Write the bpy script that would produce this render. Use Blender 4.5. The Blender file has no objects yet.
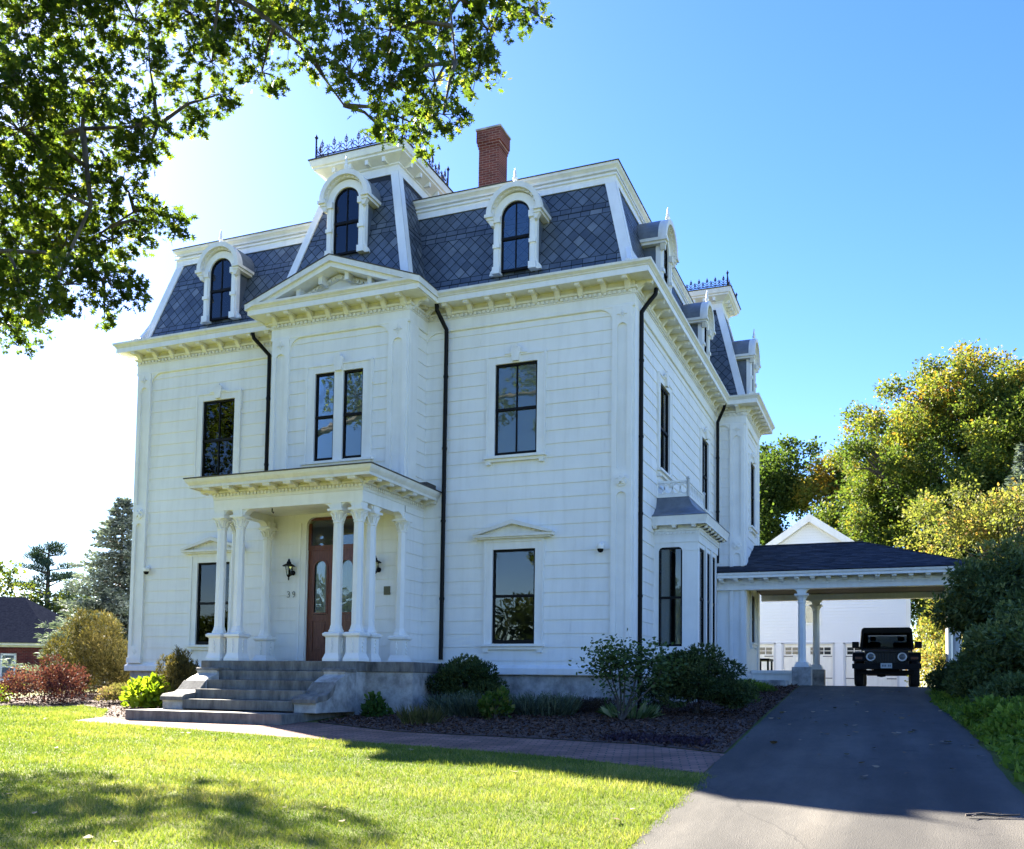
import bpy, math, random
import numpy as np
from mathutils import Vector, Matrix

R = math.radians
scene = bpy.context.scene
col = scene.collection
rng = np.random.default_rng(39)
random.seed(39)

# ------------------------------------------------------------ camera
CAM = Vector((4.884, -18.277, -0.174))
cd = bpy.data.cameras.new('camera')
cam = bpy.data.objects.new('camera', cd)
col.objects.link(cam)
cd.sensor_width = 36.0
cd.lens = 937.5 / 1024 * 36.0
cd.shift_y = (627.06 - 424.5) / 1024
cd.clip_start = 0.1
cd.clip_end = 3000
_a, _b, _c = R(22.221), R(3.393), R(0.779)
_f = Vector((-math.sin(_a) * math.cos(_b), math.cos(_a) * math.cos(_b), math.sin(_b)))
_r = Vector((math.cos(_a), math.sin(_a), 0)); _u = _r.cross(_f)
_r2 = _r * math.cos(_c) + _u * math.sin(_c); _u2 = -_r * math.sin(_c) + _u * math.cos(_c)
M4 = Matrix((_r2, _u2, -_f)).transposed().to_4x4()
M4.translation = CAM
cam.matrix_world = M4
scene.camera = cam

# ------------------------------------------------------------ light
SUN = Vector((-1.30, 0.80, 1.0)).normalized()        # towards the sun: behind the house, off to the left
world = bpy.data.worlds.new('World'); scene.world = world; world.use_nodes = True
wn = world.node_tree.nodes; wl = world.node_tree.links
sky = wn.new('ShaderNodeTexSky'); sky.sky_type = 'NISHITA'; sky.sun_disc = False
sky.sun_elevation = math.asin(SUN.z)
sky.sun_rotation = math.atan2(SUN.x, SUN.y)
sky.air_density = 1.0; sky.dust_density = 0.25; sky.ozone_density = 4.0; sky.altitude = 100
bg = wn['Background']; bg.inputs['Strength'].default_value = 0.05
hs = wn.new('ShaderNodeHueSaturation'); hs.inputs['Saturation'].default_value = 1.24; hs.inputs['Hue'].default_value = 0.518
wl.new(sky.outputs['Color'], hs.inputs['Color']); wl.new(hs.outputs['Color'], bg.inputs['Color'])
sd = bpy.data.lights.new('sun', 'SUN'); sd.energy = 5.0; sd.angle = R(0.53); sd.color = (1.0, 0.93, 0.80)
so = bpy.data.objects.new('sun', sd); col.objects.link(so)
so.rotation_euler = (-SUN).to_track_quat('-Z', 'Y').to_euler()
so.location = (-40, 25, 30)
vs = scene.view_settings
vs.view_transform = 'Standard'; vs.look = 'None'; vs.gamma = 1.0; vs.use_curve_mapping = False
vs.exposure = 3.08
scene.render.engine = 'CYCLES'
scene.cycles.max_bounces = 8; scene.cycles.transparent_max_bounces = 24
scene.cycles.diffuse_bounces = 4
scene.cycles.caustics_reflective = False; scene.cycles.caustics_refractive = False

# ------------------------------------------------------------ materials
def new_mat(name):
    m = bpy.data.materials.new(name); m.use_nodes = True
    return m, m.node_tree.nodes, m.node_tree.links, m.node_tree.nodes['Principled BSDF']

def ramp(n, stops):
    r = n.new('ShaderNodeValToRGB'); e = r.color_ramp.elements
    while len(e) < len(stops): e.new(0.5)
    for q, (p, c) in zip(e, stops):
        q.position = p; q.color = (*c, 1)
    return r

def noisy(name, c1, c2, scale=3.0, rough=0.6, bump=0.0, bscale=40.0, detail=6.0, stretch=(1, 1, 1), lo=0.35, hi=0.65, spec=0.5, metal=0.0, bdist=0.01):
    m, n, l, p = new_mat(name)
    tc = n.new('ShaderNodeTexCoord'); mp = n.new('ShaderNodeMapping'); mp.inputs['Scale'].default_value = stretch
    l.new(tc.outputs['Object'], mp.inputs['Vector'])
    t = n.new('ShaderNodeTexNoise'); t.inputs['Scale'].default_value = scale; t.inputs['Detail'].default_value = detail
    t.inputs['Roughness'].default_value = 0.65
    l.new(mp.outputs['Vector'], t.inputs['Vector'])
    r = ramp(n, [(lo, c1), (hi, c2)])
    l.new(t.outputs['Fac'], r.inputs['Fac']); l.new(r.outputs['Color'], p.inputs['Base Color'])
    p.inputs['Roughness'].default_value = rough; p.inputs['Specular IOR Level'].default_value = spec
    p.inputs['Metallic'].default_value = metal
    if bump:
        t2 = n.new('ShaderNodeTexNoise'); t2.inputs['Scale'].default_value = bscale; t2.inputs['Detail'].default_value = 5
        l.new(tc.outputs['Object'], t2.inputs['Vector'])
        b = n.new('ShaderNodeBump'); b.inputs['Strength'].default_value = bump; b.inputs['Distance'].default_value = bdist
        l.new(t2.outputs['Fac'], b.inputs['Height']); l.new(b.outputs['Normal'], p.inputs['Normal'])
    return m

def toned(name, stops, rough=0.6, transl=0.0, bump=0.0, bscale=60.0, spec=0.3):
    """colour chosen per face by the 'tone' attribute (each leaf, slate or chip has its own colour)"""
    m, n, l, p = new_mat(name)
    a = n.new('ShaderNodeAttribute'); a.attribute_name = 'tone'
    r = ramp(n, stops); l.new(a.outputs['Fac'], r.inputs['Fac'])
    p.inputs['Roughness'].default_value = rough; p.inputs['Specular IOR Level'].default_value = spec
    l.new(r.outputs['Color'], p.inputs['Base Color'])
    if bump:
        tc = n.new('ShaderNodeTexCoord'); t2 = n.new('ShaderNodeTexNoise'); t2.inputs['Scale'].default_value = bscale; t2.inputs['Detail'].default_value = 6
        l.new(tc.outputs['Object'], t2.inputs['Vector'])
        b = n.new('ShaderNodeBump'); b.inputs['Strength'].default_value = bump; b.inputs['Distance'].default_value = 0.01
        l.new(t2.outputs['Fac'], b.inputs['Height']); l.new(b.outputs['Normal'], p.inputs['Normal'])
        mx = n.new('ShaderNodeMixRGB'); mx.blend_type = 'MULTIPLY'; mx.inputs['Fac'].default_value = 0.45
        r2 = ramp(n, [(0.3, (0.45, 0.45, 0.47)), (0.7, (1.2, 1.2, 1.2))])
        t3 = n.new('ShaderNodeTexNoise'); t3.inputs['Scale'].default_value = 5; t3.inputs['Detail'].default_value = 8
        l.new(tc.outputs['Object'], t3.inputs['Vector']); l.new(t3.outputs['Fac'], r2.inputs['Fac'])
        l.new(r.outputs['Color'], mx.inputs['Color1']); l.new(r2.outputs['Color'], mx.inputs['Color2'])
        l.new(mx.outputs['Color'], p.inputs['Base Color'])
    if transl:
        tr = n.new('ShaderNodeBsdfTranslucent'); mix = n.new('ShaderNodeMixShader'); mix.inputs['Fac'].default_value = transl
        g = n.new('ShaderNodeMixRGB'); g.blend_type = 'MULTIPLY'; g.inputs['Fac'].default_value = 1.0
        g.inputs['Color2'].default_value = (1.5, 1.5, 0.7, 1)
        l.new(r.outputs['Color'], g.inputs['Color1']); l.new(g.outputs['Color'], tr.inputs['Color'])
        l.new(p.outputs['BSDF'], mix.inputs[1]); l.new(tr.outputs['BSDF'], mix.inputs[2])
        l.new(mix.outputs['Shader'], n['Material Output'].inputs['Surface'])
    return m

def flat(name, c, rough=0.5, spec=0.5, metal=0.0):
    m, n, l, p = new_mat(name)
    p.inputs['Base Color'].default_value = (*c, 1); p.inputs['Roughness'].default_value = rough
    p.inputs['Specular IOR Level'].default_value = spec; p.inputs['Metallic'].default_value = metal
    return m

def glass_mat(name, tint=(0.82, 0.86, 0.85), ior=1.62, wob=0.06):
    m, n, l, p = new_mat(name)
    n.remove(p)
    t = n.new('ShaderNodeBsdfTransparent'); t.inputs['Color'].default_value = (*tint, 1)
    g = n.new('ShaderNodeBsdfGlossy'); g.inputs['Roughness'].default_value = 0.01
    g.inputs['Color'].default_value = (1, 1, 1, 1)
    f = n.new('ShaderNodeFresnel'); f.inputs['IOR'].default_value = ior
    tc = n.new('ShaderNodeTexCoord'); nz = n.new('ShaderNodeTexNoise'); nz.inputs['Scale'].default_value = 1.6
    l.new(tc.outputs['Object'], nz.inputs['Vector'])
    b = n.new('ShaderNodeBump'); b.inputs['Strength'].default_value = wob; b.inputs['Distance'].default_value = 0.03
    l.new(nz.outputs['Fac'], b.inputs['Height']); l.new(b.outputs['Normal'], g.inputs['Normal'])
    mx = n.new('ShaderNodeMixShader')
    l.new(f.outputs['Fac'], mx.inputs['Fac']); l.new(t.outputs['BSDF'], mx.inputs[1]); l.new(g.outputs['BSDF'], mx.inputs[2])
    l.new(mx.outputs['Shader'], n['Material Output'].inputs['Surface'])
    return m

WHITE = noisy('white_paint', (0.80, 0.79, 0.735), (0.86, 0.85, 0.795), 1.3, 0.55, 0.12, 30, stretch=(1, 1, 0.5), bdist=0.004)
def weather(m, amt=.5):
    """rain streaks and grime in old paint"""
    n, l = m.node_tree.nodes, m.node_tree.links; p = n['Principled BSDF']; src = p.inputs['Base Color'].links[0].from_socket
    tc = n.new('ShaderNodeTexCoord'); mp = n.new('ShaderNodeMapping'); mp.inputs['Scale'].default_value = (7, 7, .55); l.new(tc.outputs['Object'], mp.inputs['Vector'])
    t = n.new('ShaderNodeTexNoise'); t.inputs['Scale'].default_value = 1.0; t.inputs['Detail'].default_value = 7; l.new(mp.outputs['Vector'], t.inputs['Vector'])
    r = ramp(n, [(.30, (.80, .79, .76)), (.52, (1, 1, 1))]); l.new(t.outputs['Fac'], r.inputs['Fac'])
    t2 = n.new('ShaderNodeTexNoise'); t2.inputs['Scale'].default_value = 26; t2.inputs['Detail'].default_value = 3; l.new(tc.outputs['Object'], t2.inputs['Vector'])
    r2 = ramp(n, [(.24, (.72, .71, .68)), (.33, (1, 1, 1))]); l.new(t2.outputs['Fac'], r2.inputs['Fac'])
    a = n.new('ShaderNodeMixRGB'); a.blend_type = 'MULTIPLY'; a.inputs['Fac'].default_value = amt; l.new(src, a.inputs['Color1']); l.new(r.outputs['Color'], a.inputs['Color2'])
    b = n.new('ShaderNodeMixRGB'); b.blend_type = 'MULTIPLY'; b.inputs['Fac'].default_value = amt * .35; l.new(a.outputs['Color'], b.inputs['Color1']); l.new(r2.outputs['Color'], b.inputs['Color2'])
    l.new(b.outputs['Color'], p.inputs['Base Color'])
weather(WHITE, .36)
TRIM = noisy('trim_paint', (0.79, 0.78, 0.73), (0.85, 0.84, 0.79), 2.0, 0.5, 0.08, 25, bdist=0.003)
CREAM = noisy('cream_paint', (0.70, 0.68, 0.61), (0.79, 0.77, 0.70), 2.5, 0.5, 0.08, 25, bdist=0.003)
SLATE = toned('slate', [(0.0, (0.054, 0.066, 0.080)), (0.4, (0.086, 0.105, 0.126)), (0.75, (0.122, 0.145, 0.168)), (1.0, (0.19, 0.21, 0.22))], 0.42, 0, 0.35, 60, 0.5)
weather(TRIM, .35); weather(CREAM, .45)
UNDER = flat('slate_underlay', (0.015, 0.017, 0.022), 0.8)
BLACK = flat('black_paint', (0.006, 0.006, 0.006), 0.55, 0.15)
IRON = flat('black_iron', (0.035, 0.038, 0.055), 0.85, 0.05)
GLASS = glass_mat('window_glass')
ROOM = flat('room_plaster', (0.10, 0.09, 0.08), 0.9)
BLINDM = flat('blind_fabric', (0.46, 0.48, 0.46), 0.8)
GREENBLIND = flat('green_blind_fabric', (0.20, 0.25, 0.22), 0.8)
CURTAIN = flat('curtain_fabric', (0.62, 0.62, 0.60), 0.8)
ZINC = noisy('zinc_roofing', (0.10, 0.115, 0.13), (0.16, 0.18, 0.20), 4, 0.45, 0.1, 15, metal=0.0)
ROOFDARK = noisy('roof_membrane', (0.05, 0.045, 0.04), (0.08, 0.07, 0.06), 4, 0.8)
GRANITE = noisy('granite', (0.20, 0.19, 0.17), (0.52, 0.495, 0.44), 3.2, 0.75, 0.5, 55, 10)
STEPSTONE = noisy('weathered_step_stone', (0.055, 0.051, 0.045), (0.29, 0.268, 0.225), 3.4, 0.85, 0.5, 45, 10, stretch=(1.6, 1.6, .5), lo=.30, hi=.75)
WOOD = noisy('mahogany', (0.085, 0.026, 0.013), (0.19, 0.062, 0.030), 6, 0.3, 0.1, 30, stretch=(6, 6, 0.6))
BARK = noisy('bark', (0.035, 0.028, 0.022), (0.12, 0.10, 0.08), 9, 0.9, 0.8, 20, stretch=(1, 1, 0.25), bdist=0.03)
SHINGLE = toned('asphalt_shingle', [(0.0, (0.022, 0.024, 0.032)), (1.0, (0.065, 0.068, 0.082))], 0.8, 0, 0.4, 90, 0.3)

def brick_mat(name, c1, c2, mortar, scale, bw=0.5, rh=0.25, ms=0.02, vec='Object', rot=(0, 0, 0), rough=0.85, off=0.5):
    m, n, l, p = new_mat(name)
    tc = n.new('ShaderNodeTexCoord'); mp = n.new('ShaderNodeMapping'); mp.inputs['Rotation'].default_value = rot
    l.new(tc.outputs[vec], mp.inputs['Vector'])
    b = n.new('ShaderNodeTexBrick'); b.inputs['Scale'].default_value = scale
    b.inputs['Color1'].default_value = (*c1, 1); b.inputs['Color2'].default_value = (*c2, 1); b.inputs['Mortar'].default_value = (*mortar, 1)
    b.inputs['Brick Width'].default_value = bw; b.inputs['Row Height'].default_value = rh; b.inputs['Mortar Size'].default_value = ms
    b.offset = off
    l.new(mp.outputs['Vector'], b.inputs['Vector'])
    nz = n.new('ShaderNodeTexNoise'); nz.inputs['Scale'].default_value = 1.7; nz.inputs['Detail'].default_value = 8
    l.new(tc.outputs['Object'], nz.inputs['Vector'])
    r = ramp(n, [(0.3, (0.55, 0.55, 0.55)), (0.7, (1.25, 1.22, 1.2))]); l.new(nz.outputs['Fac'], r.inputs['Fac'])
    mx = n.new('ShaderNodeMixRGB'); mx.blend_type = 'MULTIPLY'; mx.inputs['Fac'].default_value = 0.7
    l.new(b.outputs['Color'], mx.inputs['Color1']); l.new(r.outputs['Color'], mx.inputs['Color2'])
    l.new(mx.outputs['Color'], p.inputs['Base Color']); p.inputs['Roughness'].default_value = rough
    bp = n.new('ShaderNodeBump'); bp.inputs['Strength'].default_value = 0.6; bp.inputs['Distance'].default_value = 0.012; bp.invert = True; p.inputs['Specular IOR Level'].default_value = 0.1
    l.new(b.outputs['Fac'], bp.inputs['Height']); l.new(bp.outputs['Normal'], p.inputs['Normal'])
    return m

# ------------------------------------------------------------ mesh helpers
def tag(o, label=None, cat=None, group=None, kind=None):
    if label: o['label'] = label
    if cat: o['category'] = cat
    if group: o['group'] = group
    if kind: o['kind'] = kind
    return o

def empty(name, loc, label, cat, group=None, rz=0.0):
    o = bpy.data.objects.new(name, None); col.objects.link(o)
    o.location = loc; o.rotation_euler = (0, 0, rz); o.empty_display_size = 0.2
    tag(o, label, cat, group)
    return o

def wloc(o):
    v = Vector((0, 0, 0))
    while o is not None:
        v = v + o.location; o = o.parent
    return v

LOCAL = set()
class MB:
    def __init__(s): s.v = []; s.f = []; s.t = []
    def add(s, vs, fs, tone=0.5):
        o = len(s.v); s.v += [tuple(p) for p in vs]
        for f in fs: s.f.append(tuple(i + o for i in f)); s.t.append(tone)
        return s
    def box(s, x0, x1, y0, y1, z0, z1, tone=0.5):
        if x0 > x1: x0, x1 = x1, x0
        if y0 > y1: y0, y1 = y1, y0
        if z0 > z1: z0, z1 = z1, z0
        return s.add([(x0, y0, z0), (x1, y0, z0), (x1, y1, z0), (x0, y1, z0), (x0, y0, z1), (x1, y0, z1), (x1, y1, z1), (x0, y1, z1)],
                     [(0, 3, 2, 1), (4, 5, 6, 7), (0, 1, 5, 4), (1, 2, 6, 5), (2, 3, 7, 6), (3, 0, 4, 7)], tone)
    def prism(s, poly, a, b, axis='y', tone=0.5):
        """poly: 2D polygon. axis y: (x,z) pts swept y a..b; axis x: (y,z) pts; axis z: (x,y) pts"""
        n = len(poly)
        def mk(p, t):
            return {'y': (p[0], t, p[1]), 'x': (t, p[0], p[1]), 'z': (p[0], p[1], t)}[axis]
        vs = [mk(p, a) for p in poly] + [mk(p, b) for p in poly]
        fs = [tuple(range(n)), tuple(range(2 * n - 1, n - 1, -1))] + [(i, i + n, (i + 1) % n + n, (i + 1) % n) for i in range(n)]
        return s.add(vs, fs, tone)
    def tube(s, pts, rad, n=8, cap=True, tone=0.5):
        pts = [Vector(p) for p in pts]; rs = rad if isinstance(rad, (list, tuple)) else [rad] * len(pts)
        o = len(s.v); prev = None
        for i, p in enumerate(pts):
            d = (pts[min(i + 1, len(pts) - 1)] - pts[max(i - 1, 0)])
            d = d.normalized() if d.length > 1e-9 else Vector((0, 0, 1))
            if prev is None:
                a = Vector((0, 0, 1)) if abs(d.z) < 0.9 else Vector((1, 0, 0))
                u = d.cross(a).normalized()
            else:
                u = (prev - d * prev.dot(d)); u = u.normalized() if u.length > 1e-6 else d.orthogonal().normalized()
            prev = u; w = d.cross(u)
            for k in range(n):
                t = 2 * math.pi * k / n
                s.v.append(tuple(p + (u * math.cos(t) + w * math.sin(t)) * rs[i]))
        for i in range(len(pts) - 1):
            for k in range(n):
                a = o + i * n + k; b = o + i * n + (k + 1) % n
                s.f.append((a, b, b + n, a + n)); s.t.append(tone)
        if cap:
            s.f.append(tuple(o + k for k in range(n - 1, -1, -1))); s.t.append(tone)
            e = o + (len(pts) - 1) * n
            s.f.append(tuple(e + k for k in range(n))); s.t.append(tone)
        return s
    def lathe(s, prof, c=(0, 0, 0), n=16, axis='z', rot=0.0, tone=0.5):
        """prof: (radius, height) pairs"""
        o = len(s.v)
        for r, h in prof:
            for k in range(n):
                t = 2 * math.pi * k / n + rot
                a, b = r * math.cos(t), r * math.sin(t)
                q = {'z': (a, b, h), 'y': (a, h, b), 'x': (h, a, b)}[axis]
                s.v.append((c[0] + q[0], c[1] + q[1], c[2] + q[2]))
        for i in range(len(prof) - 1):
            for k in range(n):
                a = o + i * n + k; b = o + i * n + (k + 1) % n
                s.f.append((a, b, b + n, a + n)); s.t.append(tone)
        s.f.append(tuple(o + k for k in range(n - 1, -1, -1))); s.t.append(tone)
        e = o + (len(prof) - 1) * n
        s.f.append(tuple(e + k for k in range(n))); s.t.append(tone)
        return s
    def ring(s, cx, cz, r0, r1, y0, y1, a0=0.0, a1=math.pi, n=16, tone=0.5):
        """arch ring in the xz plane between two radii, from y0 to y1"""
        for i in range(n):
            t0 = a0 + (a1 - a0) * i / n; t1 = a0 + (a1 - a0) * (i + 1) / n
            P = [(cx + r * math.cos(t), cz + r * math.sin(t)) for r, t in ((r0, t0), (r1, t0), (r1, t1), (r0, t1))]
            s.prism(P, y0, y1, 'y', tone)
        return s
    def sweep(s, path, prof, closed=True, tone=0.5, cap=True):
        """path: 2D corners, outward side on the right of travel; prof: closed polygon of (offset, z)"""
        n = len(path); m = len(prof); o = len(s.v)
        for i in range(n):
            p = Vector(path[i]); ns = []
            for j, k in ((i - 1, i), (i, i + 1)):
                if not closed and (j < 0 or k >= n): continue
                d = (Vector(path[k % n]) - Vector(path[j % n])).normalized()
                ns.append(Vector((d.y, -d.x)))
            if len(ns) == 1: q = ns[0]
            else:
                q = (ns[0] + ns[1]); q = q / max(1e-6, q.dot(ns[0]))
            for of, z in prof:
                s.v.append((p.x + q.x * of, p.y + q.y * of, z))
        for i in range(n if closed else n - 1):
            j = (i + 1) % n
            for k in range(m):
                l = (k + 1) % m
                s.f.append((o + i * m + k, o + j * m + k, o + j * m + l, o + i * m + l)); s.t.append(tone)
        if not closed and cap:
            s.f.append(tuple(o + k for k in range(m))); s.t.append(tone)
            s.f.append(tuple(o + (n - 1) * m + k for k in range(m - 1, -1, -1))); s.t.append(tone)
        return s
    def cut(s): s.marks = getattr(s, 'marks', [0]) + [len(s.f)]; return s
    def build_pieces(s, name, mat, parent=None, **k):
        mk = getattr(s, 'marks', [0])
        if mk[-1] != len(s.f): mk = mk + [len(s.f)]
        for a, b in zip(mk[:-1], mk[1:]):
            q = MB(); ids = sorted({i for f in s.f[a:b] for i in f}); mp = {i: j for j, i in enumerate(ids)}
            q.v = [s.v[i] for i in ids]; q.f = [tuple(mp[i] for i in f) for f in s.f[a:b]]; q.t = s.t[a:b]
            q.build(name, mat, parent, **k)
    def build(s, name, mat, parent=None, smooth=None, bevel=0.0, world=True, loc=None, rz=0.0):
        if parent is not None and parent.name in LOCAL: world = False
        me = bpy.data.meshes.new(name)
        off = wloc(parent) if (parent is not None and world) else Vector((0, 0, 0))
        if loc is not None: pass
        me.from_pydata([(a - off.x, b - off.y, c - off.z) for a, b, c in s.v], [], s.f)
        at = me.attributes.new('tone', 'FLOAT', 'FACE'); at.data.foreach_set('value', np.array(s.t, dtype=np.float32))
        me.materials.append(mat)
        import bmesh
        bm = bmesh.new(); bm.from_mesh(me); bmesh.ops.recalc_face_normals(bm, faces=bm.faces); bm.to_mesh(me); bm.free()
        if smooth is not None:
            me.polygons.foreach_set('use_smooth', [True] * len(me.polygons)); me.set_sharp_from_angle(angle=R(smooth))
        o = bpy.data.objects.new(name, me); col.objects.link(o)
        if not world: LOCAL.add(o.name)
        if parent is not None: o.parent = parent
        if loc is not None: o.location = loc
        o.rotation_euler = (0, 0, rz)
        if bevel:
            b = o.modifiers.new('bevel', 'BEVEL'); b.width = bevel; b.segments = 2; b.limit_method = 'ANGLE'; b.angle_limit = R(40)
        return o

def copy_tree(o, parent=None):
    c = o.copy(); col.objects.link(c)
    if parent is not None: c.parent = parent
    for ch in list(o.children): copy_tree(ch, c)
    return c

def fast_mesh(name, V, tone, mat, parent=None, nper=4):
    """V (N*nper,3) numpy, one n-gon per nper verts"""
    N = len(V) // nper
    me = bpy.data.meshes.new(name)
    me.vertices.add(len(V)); me.vertices.foreach_set('co', np.asarray(V, dtype=np.float32).ravel())
    me.loops.add(len(V)); me.loops.foreach_set('vertex_index', np.arange(len(V), dtype=np.int32))
    me.polygons.add(N); me.polygons.foreach_set('loop_start', np.arange(0, len(V), nper, dtype=np.int32))
    me.update(calc_edges=True)
    at = me.attributes.new('tone', 'FLOAT', 'FACE'); at.data.foreach_set('value', np.asarray(tone, dtype=np.float32))
    me.materials.append(mat)
    o = bpy.data.objects.new(name, me); col.objects.link(o)
    if parent is not None: o.parent = parent
    return o

def basis(d):
    """orthonormal frames for directions d (N,3): returns d, u, w"""
    d = d / np.maximum(np.linalg.norm(d, axis=1, keepdims=True), 1e-9)
    a = rng.normal(size=d.shape); u = np.cross(d, a); u /= np.maximum(np.linalg.norm(u, axis=1, keepdims=True), 1e-9)
    return d, u, np.cross(d, u)

LEAF4 = np.array([(0, 0), (0.34, 0.45), (0, 1), (-0.34, 0.45)])
LEAF6 = np.array([(0, 0), (0.30, 0.25), (0.32, 0.6), (0, 1), (-0.32, 0.6), (-0.30, 0.25)])
NEEDLE = np.array([(-0.06, 0), (0.06, 0), (0.05, 0.8), (0, 1), (-0.05, 0.8)])
OAK = np.array([(0, 0), (0.06, 0.22), (0.34, 0.14), (0.10, 0.40), (0.46, 0.44), (0.13, 0.60), (0.36, 0.78), (0.09, 0.78), (0, 1.0),
                (-0.09, 0.78), (-0.36, 0.78), (-0.13, 0.60), (-0.46, 0.44), (-0.10, 0.40), (-0.34, 0.14), (-0.06, 0.22)])

def leaves(name, P, D, size, tone, mat, parent, shape=LEAF4, up=None, curl=0.15):
    """P (N,3) leaf bases in world space, D (N,3) directions along the leaf, size (N,)"""
    N = len(P)
    d, u, w = basis(D)
    if up is not None:      # turn blades so that their flats tend to face up
        u2 = np.cross(d, np.array([0, 0, 1.0]) + rng.normal(size=(N, 3)) * up)
        u2 /= np.maximum(np.linalg.norm(u2, axis=1, keepdims=True), 1e-9); u = u2; w = np.cross(d, u)
    k = len(shape)
    V = np.zeros((N, k, 3))
    for i, (a, b) in enumerate(shape):
        V[:, i] = P + size[:, None] * (u * a + d * b + w * (curl * (abs(a) - b * b * 0.6)))
    off = np.array(wloc(parent)) if parent is not None else 0
    return fast_mesh(name, V.reshape(-1, 3) - off, tone, mat, parent, k)

def ball(n, squash=(1, 1, 1), shell=0.0):
    v = rng.normal(size=(n, 3)); v /= np.linalg.norm(v, axis=1, keepdims=True)
    r = rng.uniform(shell ** 3, 1, n) ** (1 / 3)
    return v * r[:, None] * np.array(squash)

# ------------------------------------------------------------ ground heights
def gz(x, y):
    z = min(-0.69 + 0.06 * y, -0.15)
    if x < -16: z -= 0.06 * min(-16 - x, 40)
    return z

# ============================================================ THE HOUSE
house = empty('house', (-6.5, 5.0, -0.7), 'large white mansard-roofed house with slate towers and a pillared front porch', 'house')
W = 13.0; DEP = 15.0
PX0, PX1, PY = -8.22, -4.73, -0.85          # front pavilion
QX, QY0, QY1 = 0.84, 9.60, 12.54            # side pavilion
ZD, ZS, ZT = 7.81, 8.08, 8.31               # dentil foot, soffit, gutter top
FOOT = [(-W, 0), (PX0, 0), (PX0, PY), (PX1, PY), (PX1, 0), (0, 0), (0, QY0), (QX, QY0), (QX, QY1), (0, QY1), (0, DEP), (-W, DEP)]

def siding(m, p0, ud, nd, u0, u1, z0, z1, holes=(), pitch=0.285, lip=0.016, joints=True):
    """lapped boards on a vertical wall with real openings; p0 2D start, ud along, nd outward"""
    def P(u, o, z): return (p0[0] + ud[0] * u + nd[0] * o, p0[1] + ud[1] * u + nd[1] * o, z)
    zs = [z0]; b = math.floor(z0 / pitch) * pitch + pitch
    edges = []
    while b < z1 - 1e-4: edges.append(b); b += pitch
    cuts = sorted(set([z0, z1] + edges + [h for H in holes for h in (H[2], H[3]) if z0 < h < z1]))
    for a, c in zip(cuts[:-1], cuts[1:]):
        if c - a < 1e-3: continue
        k = math.floor((a + 1e-5) / pitch); bz = k * pitch
        oa = lip * (1 - (a - bz) / pitch); oc = lip * (1 - (c - bz) / pitch)
        iv = [(u0, u1)]
        for H in holes:
            if H[2] < (a + c) / 2 < H[3]:
                nv = []
                for s, e in iv:
                    if H[1] <= s or H[0] >= e: nv.append((s, e))
                    else:
                        if H[0] > s: nv.append((s, H[0]))
                        if H[1] < e: nv.append((H[1], e))
                iv = nv
        rr = random.Random(k * 7 + int(u0 * 10)); js = []
        if joints:
            u = u0 + rr.uniform(0.3, 2.6)
            while u < u1: js.append(u); u += rr.uniform(1.8, 3.2)
        for s, e in iv:
            pts = [s] + [j for j in js if s + 0.1 < j < e - 0.1] + [e]
            for q, (s2, e2) in enumerate(zip(pts[:-1], pts[1:])):
                if q > 0: s2 += 0.005
                m.add([P(s2, oa, a), P(e2, oa, a), P(e2, oc, c), P(s2, oc, c)], [(0, 1, 2, 3)])
                if abs(a - bz) < 1e-3: m.add([P(s2, -0.012, a), P(e2, -0.012, a), P(e2, oa, a), P(s2, oa, a)], [(0, 1, 2, 3)])
            m.add([P(s, -0.012, a), P(e, -0.012, a), P(e, -0.012, c), P(s, -0.012, c)], [(0, 1, 2, 3)])

# window places: (x or y centre, sill z, kind)
WH = 0.56
def hole(u, z, h=2.08, w=WH): return (u - w, u + w, z - 0.03, z + h)
L1, L2 = 0.66, 4.68
m = MB()
siding(m, (-W, 0), (1, 0), (0, -1), 0.0, W + PX0, 0.0, 7.9, [hole(W - 10.43, L1), hole(W - 10.43, L2)])
siding(m, (PX1, 0), (1, 0), (0, -1), 0.0, -PX1, 0.0, 7.9, [hole(-2.55 - PX1, L1), hole(-2.55 - PX1, L2)])
pavc = (PX0 + PX1) / 2; TW = -6.435
siding(m, (PX0, PY), (1, 0), (0, -1), 0.0, PX1 - PX0, 0.18, 7.9,
       [(pavc - 0.68 - PX0, pavc + 0.68 - PX0, 0.2, 3.42), (TW - 0.66 - PX0, TW - 0.09 - PX0, L2 - 0.03, L2 + 2.03), (TW + 0.09 - PX0, TW + 0.66 - PX0, L2 - 0.03, L2 + 2.03)])
siding(m, (PX1, PY), (0, 1), (1, 0), 0.0, -PY, 0.0, 7.9, joints=False)
siding(m, (PX0, 0), (0, -1), (-1, 0), 0.0, -PY, 0.0, 7.9, joints=False)
siding(m, (0, 0), (0, 1), (1, 0), 0.0, QY0, 0.0, 7.9, [hole(2.76, L2), hole(7.72, L2), (2.0, 4.1, 0.6, 3.0)])
siding(m, (0, QY0), (1, 0), (0, -1), 0.0, QX, 0.0, 7.9, joints=False)
siding(m, (QX, QY0), (0, 1), (1, 0), 0.0, QY1 - QY0, 0.0, 7.9, [hole(1.47, L2), hole(1.55, 1.15, 1.5, 0.45)])
siding(m, (QX, QY1), (-1, 0), (0, 1), 0.0, QX, 0.0, 7.9, joints=False)
siding(m, (0, QY1), (0, 1), (1, 0), 0.0, DEP - QY1, 0.0, 7.9, joints=False)
siding(m, (0, DEP), (-1, 0), (0, 1), 0.0, W, 0.0, 7.9, joints=False)
siding(m, (-W, DEP), (0, -1), (-1, 0), 0.0, DEP, 0.0, 7.9, [hole(DEP - 9.5, L1), hole(DEP - 9.5, L2), hole(DEP - 12, L1), hole(DEP - 12, L2)])
m.build('wall', WHITE, house)

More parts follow.
